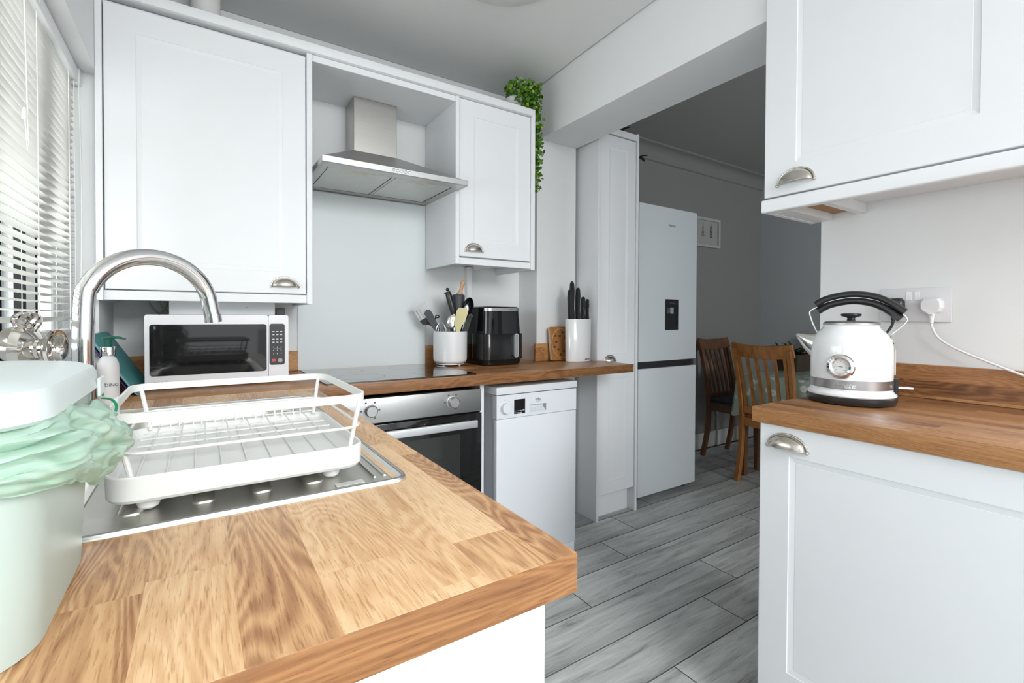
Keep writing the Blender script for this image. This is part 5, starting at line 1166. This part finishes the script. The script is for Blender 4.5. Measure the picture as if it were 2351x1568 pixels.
plug(0.4955, 1.1745, mat('white_plug', (0.82, 0.81, 0.83), 0.25), 'white plug with a white flex running down past the upstand', [(XW-0.019, 0.494, 1.115), (XW-0.02, 0.478, 1.083), (XW-0.021, 0.440, 1.054), (XW-0.022, 0.37, 1.020), (XW-0.027, 0.305, 0.992), (XW-0.03, 0.2, 0.952), (XW-0.035, 0.05, 0.912), (XW-0.05, -0.15, 0.9045)], mat('white_flex', (0.78, 0.775, 0.79), 0.4), 0.0032, True)
plug(0.589, 1.1765, BLACKP, 'black kettle plug half hidden behind the kettle handle', [(XW-0.022, 0.592, 1.115), (XW-0.04, 0.604, 1.085), (XW-0.075, 0.632, 1.02), (XW-0.09, 0.66, 0.94), (XW-0.11, 0.675, 0.9045), (XW-0.17, 0.665, 0.9045)], BLACKP, 0.0036, True)

# ================================================================== plants
def leafcloud(name, par, m, pts, size):
    bm = nb()
    for p in pts:
        a, b_ = rnd.uniform(0, 2*PI), rnd.uniform(-0.9, 0.9); s = size*rnd.uniform(0.7, 1.25)
        d = Vector((math.cos(a)*math.cos(b_), math.sin(a)*math.cos(b_), math.sin(b_)-0.2)).normalized(); sd = d.cross(Vector((rnd.uniform(-1, 1), rnd.uniform(-1, 1), rnd.uniform(-1, 1)))).normalized(); up = sd.cross(d)
        P = Vector(p); v = [P, P+d*s*0.35+sd*s*0.36+up*s*0.08, P+d*s*0.75+sd*s*0.3+up*s*0.05, P+d*s, P+d*s*0.75-sd*s*0.3+up*s*0.05, P+d*s*0.35-sd*s*0.36+up*s*0.08]
        v = [bm.verts.new(q) for q in v]; bm.faces.new((v[0], v[1], v[2], v[3])); bm.faces.new((v[0], v[3], v[4], v[5]))
    o = obj(name, bm, m, par, sharp=80); o['kind'] = 'stuff'; return o
tr = thing('trailing_plant', 'green trailing plant in a white pot on the wall cabinet end', 'plant', (1.345, 2.02, 2.1635))
bm = nb(); lathe(bm, [(0.040, 0), (0.048, 0.006), (0.053, 0.05), (0.054, 0.078), (0.050, 0.08), (0.048, 0.06), (0.0001, 0.06)], 32, (1.345, 2.02, 2.1637)); obj('pot', bm, CERAM, tr)
strands = []
def strand(pts, n, spread):
    P = smooth_pts(pts, 8); strands.append(P); out = []
    for k in range(n):
        q = P[min(len(P)-1, int(rnd.random()*len(P)))]; out.append((q[0]+rnd.gauss(0, spread), q[1]+rnd.gauss(0, spread), q[2]+rnd.gauss(0, spread)))
    return out
pA, pB = [], []
for k in range(520):
    a = rnd.uniform(0, 2*PI); r_ = 0.105*math.sqrt(rnd.random()); z_ = 2.262+rnd.uniform(-0.055, 0.055)*(1-0.5*(r_/0.105)**2)
    x_, y_ = 1.372+r_*math.cos(a)*0.9, 1.985+r_*math.sin(a)*0.7
    (pA if rnd.random() < 0.6 else pB).append((x_, y_, z_+0.015))
for k in range(230):
    (pA if rnd.random() < 0.75 else pB).append((1.37+rnd.gauss(0, 0.03), 1.945+rnd.gauss(0, 0.018), 2.21+rnd.uniform(-0.035, 0.05)))
for pts, n in (([(1.40, 1.95, 2.24), (1.428, 1.945, 2.16), (1.432, 1.95, 2.05), (1.428, 1.955, 1.93), (1.426, 1.96, 1.795)], 330), ([(1.41, 1.98, 2.25), (1.440, 1.985, 2.17), (1.452, 1.985, 2.05), (1.446, 1.985, 1.99)], 210), ([(1.40, 1.96, 2.22), (1.424, 1.955, 2.1), (1.430, 1.965, 1.98), (1.432, 1.965, 1.86)], 190)):
    for q in strand(pts, n, 0.011): (pA if rnd.random() < 0.68 else pB).append((max(q[0], 1.402) if q[2] < 2.175 else q[0], q[1], q[2]))
leafcloud('dark_foliage', tr, LEAF, pA, 0.021); leafcloud('light_foliage', tr, LEAF2, pB, 0.021)
bm = nb()
for P in strands: tube(bm, P, 0.0013, 5)
obj('stems', bm, LEAF, tr)
def bladeleaf(par, base, d, ln, wd, m, droop=0.5):
    bm = nb(); d = Vector(d).normalized(); s = d.cross(Vector((0, 0, 1))).normalized(); L_ = []; B = Vector(base)
    n = 5
    for k in range(n+1):
        t = k/n; p = B+d*ln*t+Vector((0, 0, -droop*ln*t*t)); w_ = wd*math.sin(PI*min(1, 0.12+t*0.88))**0.8*0.5+0.0004
        L_.append((bm.verts.new(p-s*w_), bm.verts.new(p+Vector((0, 0, 0.12*wd))), bm.verts.new(p+s*w_)))
    for a, b_ in zip(L_, L_[1:]): bm.faces.new((a[0], a[1], b_[1], b_[0])); bm.faces.new((a[1], a[2], b_[2], b_[1]))
    return obj('leaf', bm, m, par, sharp=80)
tp2 = thing('cabinet_top_plant', 'dark leafy plant on top of the tall cabinet under the beam', 'plant', (2.07, 2.06, 2.169))
bm = nb(); lathe(bm, [(0.036, 0), (0.046, 0.05), (0.044, 0.052), (0.0001, 0.045)], 24, (2.07, 2.06, 2.1686)); obj('pot', bm, BASKET, tp2)
for k in range(20):
    a = rnd.uniform(0, 2*PI); bladeleaf(tp2, (2.07+0.02*math.cos(a), 2.06+0.02*math.sin(a), 2.215), (math.cos(a)*0.8+0.25, math.sin(a)*0.6-0.2, rnd.uniform(0.4, 1.3)), rnd.uniform(0.08, 0.14), 0.034, LEAFD, 0.5)
bm = nb(); tube(bm, smooth_pts([(2.09, 2.06, 2.22), (2.16, 2.03, 2.245), (2.21, 2.01, 2.20), (2.235, 2.0, 2.10)], 6), 0.002, 6); obj('trailing_stem', bm, LEAFD, tp2)
for q in ((0.6, -0.5, 0.5), (0.1, -0.8, 0.2), (0.9, 0.1, 0.1), (0.7, 0.4, 0.4)): bladeleaf(tp2, (2.235, 2.0, 2.115), q, 0.06, 0.022, LEAFD, 0.4)

# ================================================================== dining furniture
def chair(label, loc, rz, wood, cushion=False, ties=False):
    t = thing('dining_chair', label, 'chair', loc, rz, 'slat-back dining chairs round the table')
    W = 0.19
    def L(name, bm, m=wood, par=None): return obj(name, bm, m, par or t, local=True)
    back = [(-0.055, 0.0), (-0.012, 0.22), (0.0, 0.44), (-0.015, 0.62), (-0.05, 0.80), (-0.085, 0.935)]
    for s in (-1, 1):
        bm = nb(); P = smooth_pts([(s*(W-0.018+0.022*max(0, z-0.4)), y, z) for y, z in back], 4)
        ribbon(bm, P, 0.034, 0.03, (0, 1, 0)); bmesh.ops.bevel(bm, geom=bm.edges[:], offset=0.003, segments=1, affect='EDGES'); L('back_leg', bm)
        bm = nb(); loft(bm, [[(s*(W-0.02)+a*k, 0.40+b*k, z) for a, b in ((-1, -1), (1, -1), (1, 1), (-1, 1))] for k, z in ((0.012, 0.0005), (0.019, 0.43))]); L('front_leg', bm)
    bm = nb(); P = [(W*1.09*u, -0.078-0.026*(1-u*u)+0.006, 0.912+0.018*(u*u)) for u in [-1+2*i/12 for i in range(13)]]
    ribbon(bm, P, 0.088, 0.022, (0, -0.25, 1)); bmesh.ops.bevel(bm, geom=bm.edges[:], offset=0.004, segments=1, affect='EDGES'); L('top_rail', bm)
    bm = nb(); box(bm, -W+0.03, W-0.03, -0.014, 0.012, 0.475, 0.525, 0.003, 1); L('lower_rail', bm)
    for k in range(6):
        x = -0.148+k*0.0592; bm = nb()
        P = smooth_pts([(x*0.97, 0.0, 0.515), (x, -0.022-0.004, 0.66), (x*1.03, -0.052-0.014*(1-(x/0.2)**2), 0.80), (x*1.05, -0.074-0.02*(1-(x/0.2)**2), 0.885)], 4)
        ribbon(bm, P, 0.021, 0.011, (1, 0, 0)); L('slat', bm)
    bm = nb(); box(bm, -W+0.02, W-0.02, -0.012, 0.012, 0.385, 0.445); box(bm, -W+0.03, W-0.03, 0.39, 0.41, 0.385, 0.445)
    for s in (-1, 1): box(bm, s*(W-0.02)-0.01, s*(W-0.02)+0.01, 0.0, 0.40, 0.385, 0.445)
    L('seat_frame', bm)
    bm = nb(); box(bm, -W, W, 0.018, 0.43, 0.4455, 0.462, 0.006, 2); seat = L('seat', bm, CUSH if cushion else wood)
    if cushion:
        bm = nb(); box(bm, -W+0.005, W-0.005, 0.02, 0.43, 0.4625, 0.495, 0.015, 4); L('cushion', bm, CUSH)
        bm = nb(); ribbon(bm, smooth_pts([(W-0.16, 0.006, 0.47), (W-0.155, -0.022, 0.45), (W-0.16, -0.026, 0.39), (W-0.175, -0.022, 0.315)], 5), 0.012, 0.002, (1, 0, 0)); L('cushion_tie', bm, CORD)
    for s in (-1, 1):
        bm = nb(); lathe(bm, [(0.006, 0), (0.005, 0.002), (0.0001, 0.0025)], 10, M=Matrix.Translation((s*(W-0.018), -0.015 if s else 0, 0.40)) @ Matrix.Rotation(PI/2, 4, 'X')); L('screw_cap', bm, STEELH if s > 0 else wood)
    return t
chair('honey oak slat-back chair closest to the kettle worktop, back to the kitchen', (3.195, 1.725, 0), -PI/2, CHAIRL)
chair('darker oak chair with charcoal seat pad beside the fridge freezer', (3.655, 2.355, 0), PI, CHAIRD, True)
chair('oak dining chair at the far side of the table, mostly hidden by the kettle', (4.455, 1.93, 0), PI/2, CHAIRL)
tb = thing('dining_table', 'wooden dining table under the green floral cloth', 'table', (3.72, 1.5, 0))
bm = nb(); box(bm, 3.262, 4.02, 1.08, 1.975, 0.705, 0.737, 0.004, 1); obj('tabletop', bm, CHAIRD, tb)
for x in (3.295, 3.985):
    for y in (1.115, 1.946):
        bm = nb(); loft(bm, [[(x+a*k, y+b*k, z) for a, b in ((-1, -1), (1, -1), (1, 1), (-1, 1))] for k, z in ((0.022, 0.0005), (0.027, 0.705))]); obj('leg', bm, CHAIRD, tb)
bm = nb(); NU = 160; outl = perim(rrect(3.255, 4.028, 1.072, 1.983, 0.02, 4), NU)
rings = []
ctr2 = Vector((3.64, 1.528, 0))
for s, z_ in ((0.0, 0.7385), (0.97, 0.7385), (1.0, 0.737), (1.005, 0.728)):
    rings.append([bm.verts.new((ctr2.x+(p.x-ctr2.x)*s*(1 if s else 0.001), ctr2.y+(p.y-ctr2.y)*(s if s else 0.001), z_)) for p in outl])
for t in (0.35, 0.7, 1.0):
    row = []
    for i, p in enumerate(outl):
        cx_ = min(abs(p.x-3.255), abs(p.x-4.028)); cy_ = min(abs(p.y-1.072), abs(p.y-1.983)); corner = math.exp(-((max(cx_, cy_))/0.09)**2)
        n_ = Vector((p.x-ctr2.x, p.y-ctr2.y, 0)); 
        q = outl[(i+1) % NU]-outl[i-1]; nn_ = Vector((q.y, -q.x, 0)).normalized()
        o_ = 0.004+0.012*t*math.sin(i*0.55)*0.6+0.030*corner*t; row.append(bm.verts.new((p.x+nn_.x*o_, p.y+nn_.y*o_, 0.728-t*(0.215+0.085*corner))))
    rings.append(row)
for a, b_ in zip(rings, rings[1:]):
    for i in range(NU): bm.faces.new((a[i], a[(i+1) % NU], b_[(i+1) % NU], b_[i]))
tag(obj('tablecloth', bm, CLOTH, base=(3.72, 1.5, 0.737), sharp=60), 'sage green tablecloth with white flowers on the dining table', 'tablecloth')
pp = thing('table_plant', 'spiky dark green plant in a dark wicker basket on the dining table', 'plant', (3.79, 1.87, 0.7392))
bm = nb(); loft(bm, [[(x, y, z_) for x, y in rrect(3.72-g, 3.92+g, 1.78-g, 1.95, 0.02, 3)] for g, z_ in ((0, 0.7394), (0.012, 0.86), (0.012, 0.868), (0.002, 0.868), (0.0, 0.85))]); obj('basket', bm, BASKET, pp)
for k in range(70):
    a = rnd.uniform(0, 2*PI) if k < 36 else rnd.uniform(1.9, 3.3); e_ = rnd.uniform(0.15, 1.2) if k < 36 else rnd.uniform(0.1, 0.9)
    bladeleaf(pp, (3.80+rnd.uniform(-.07, .06), 1.86+rnd.uniform(-.06, .06), 0.86), (math.cos(a)-0.35, math.sin(a)+0.2, e_), rnd.uniform(0.13, 0.25), 0.023, LEAFD, 0.25)
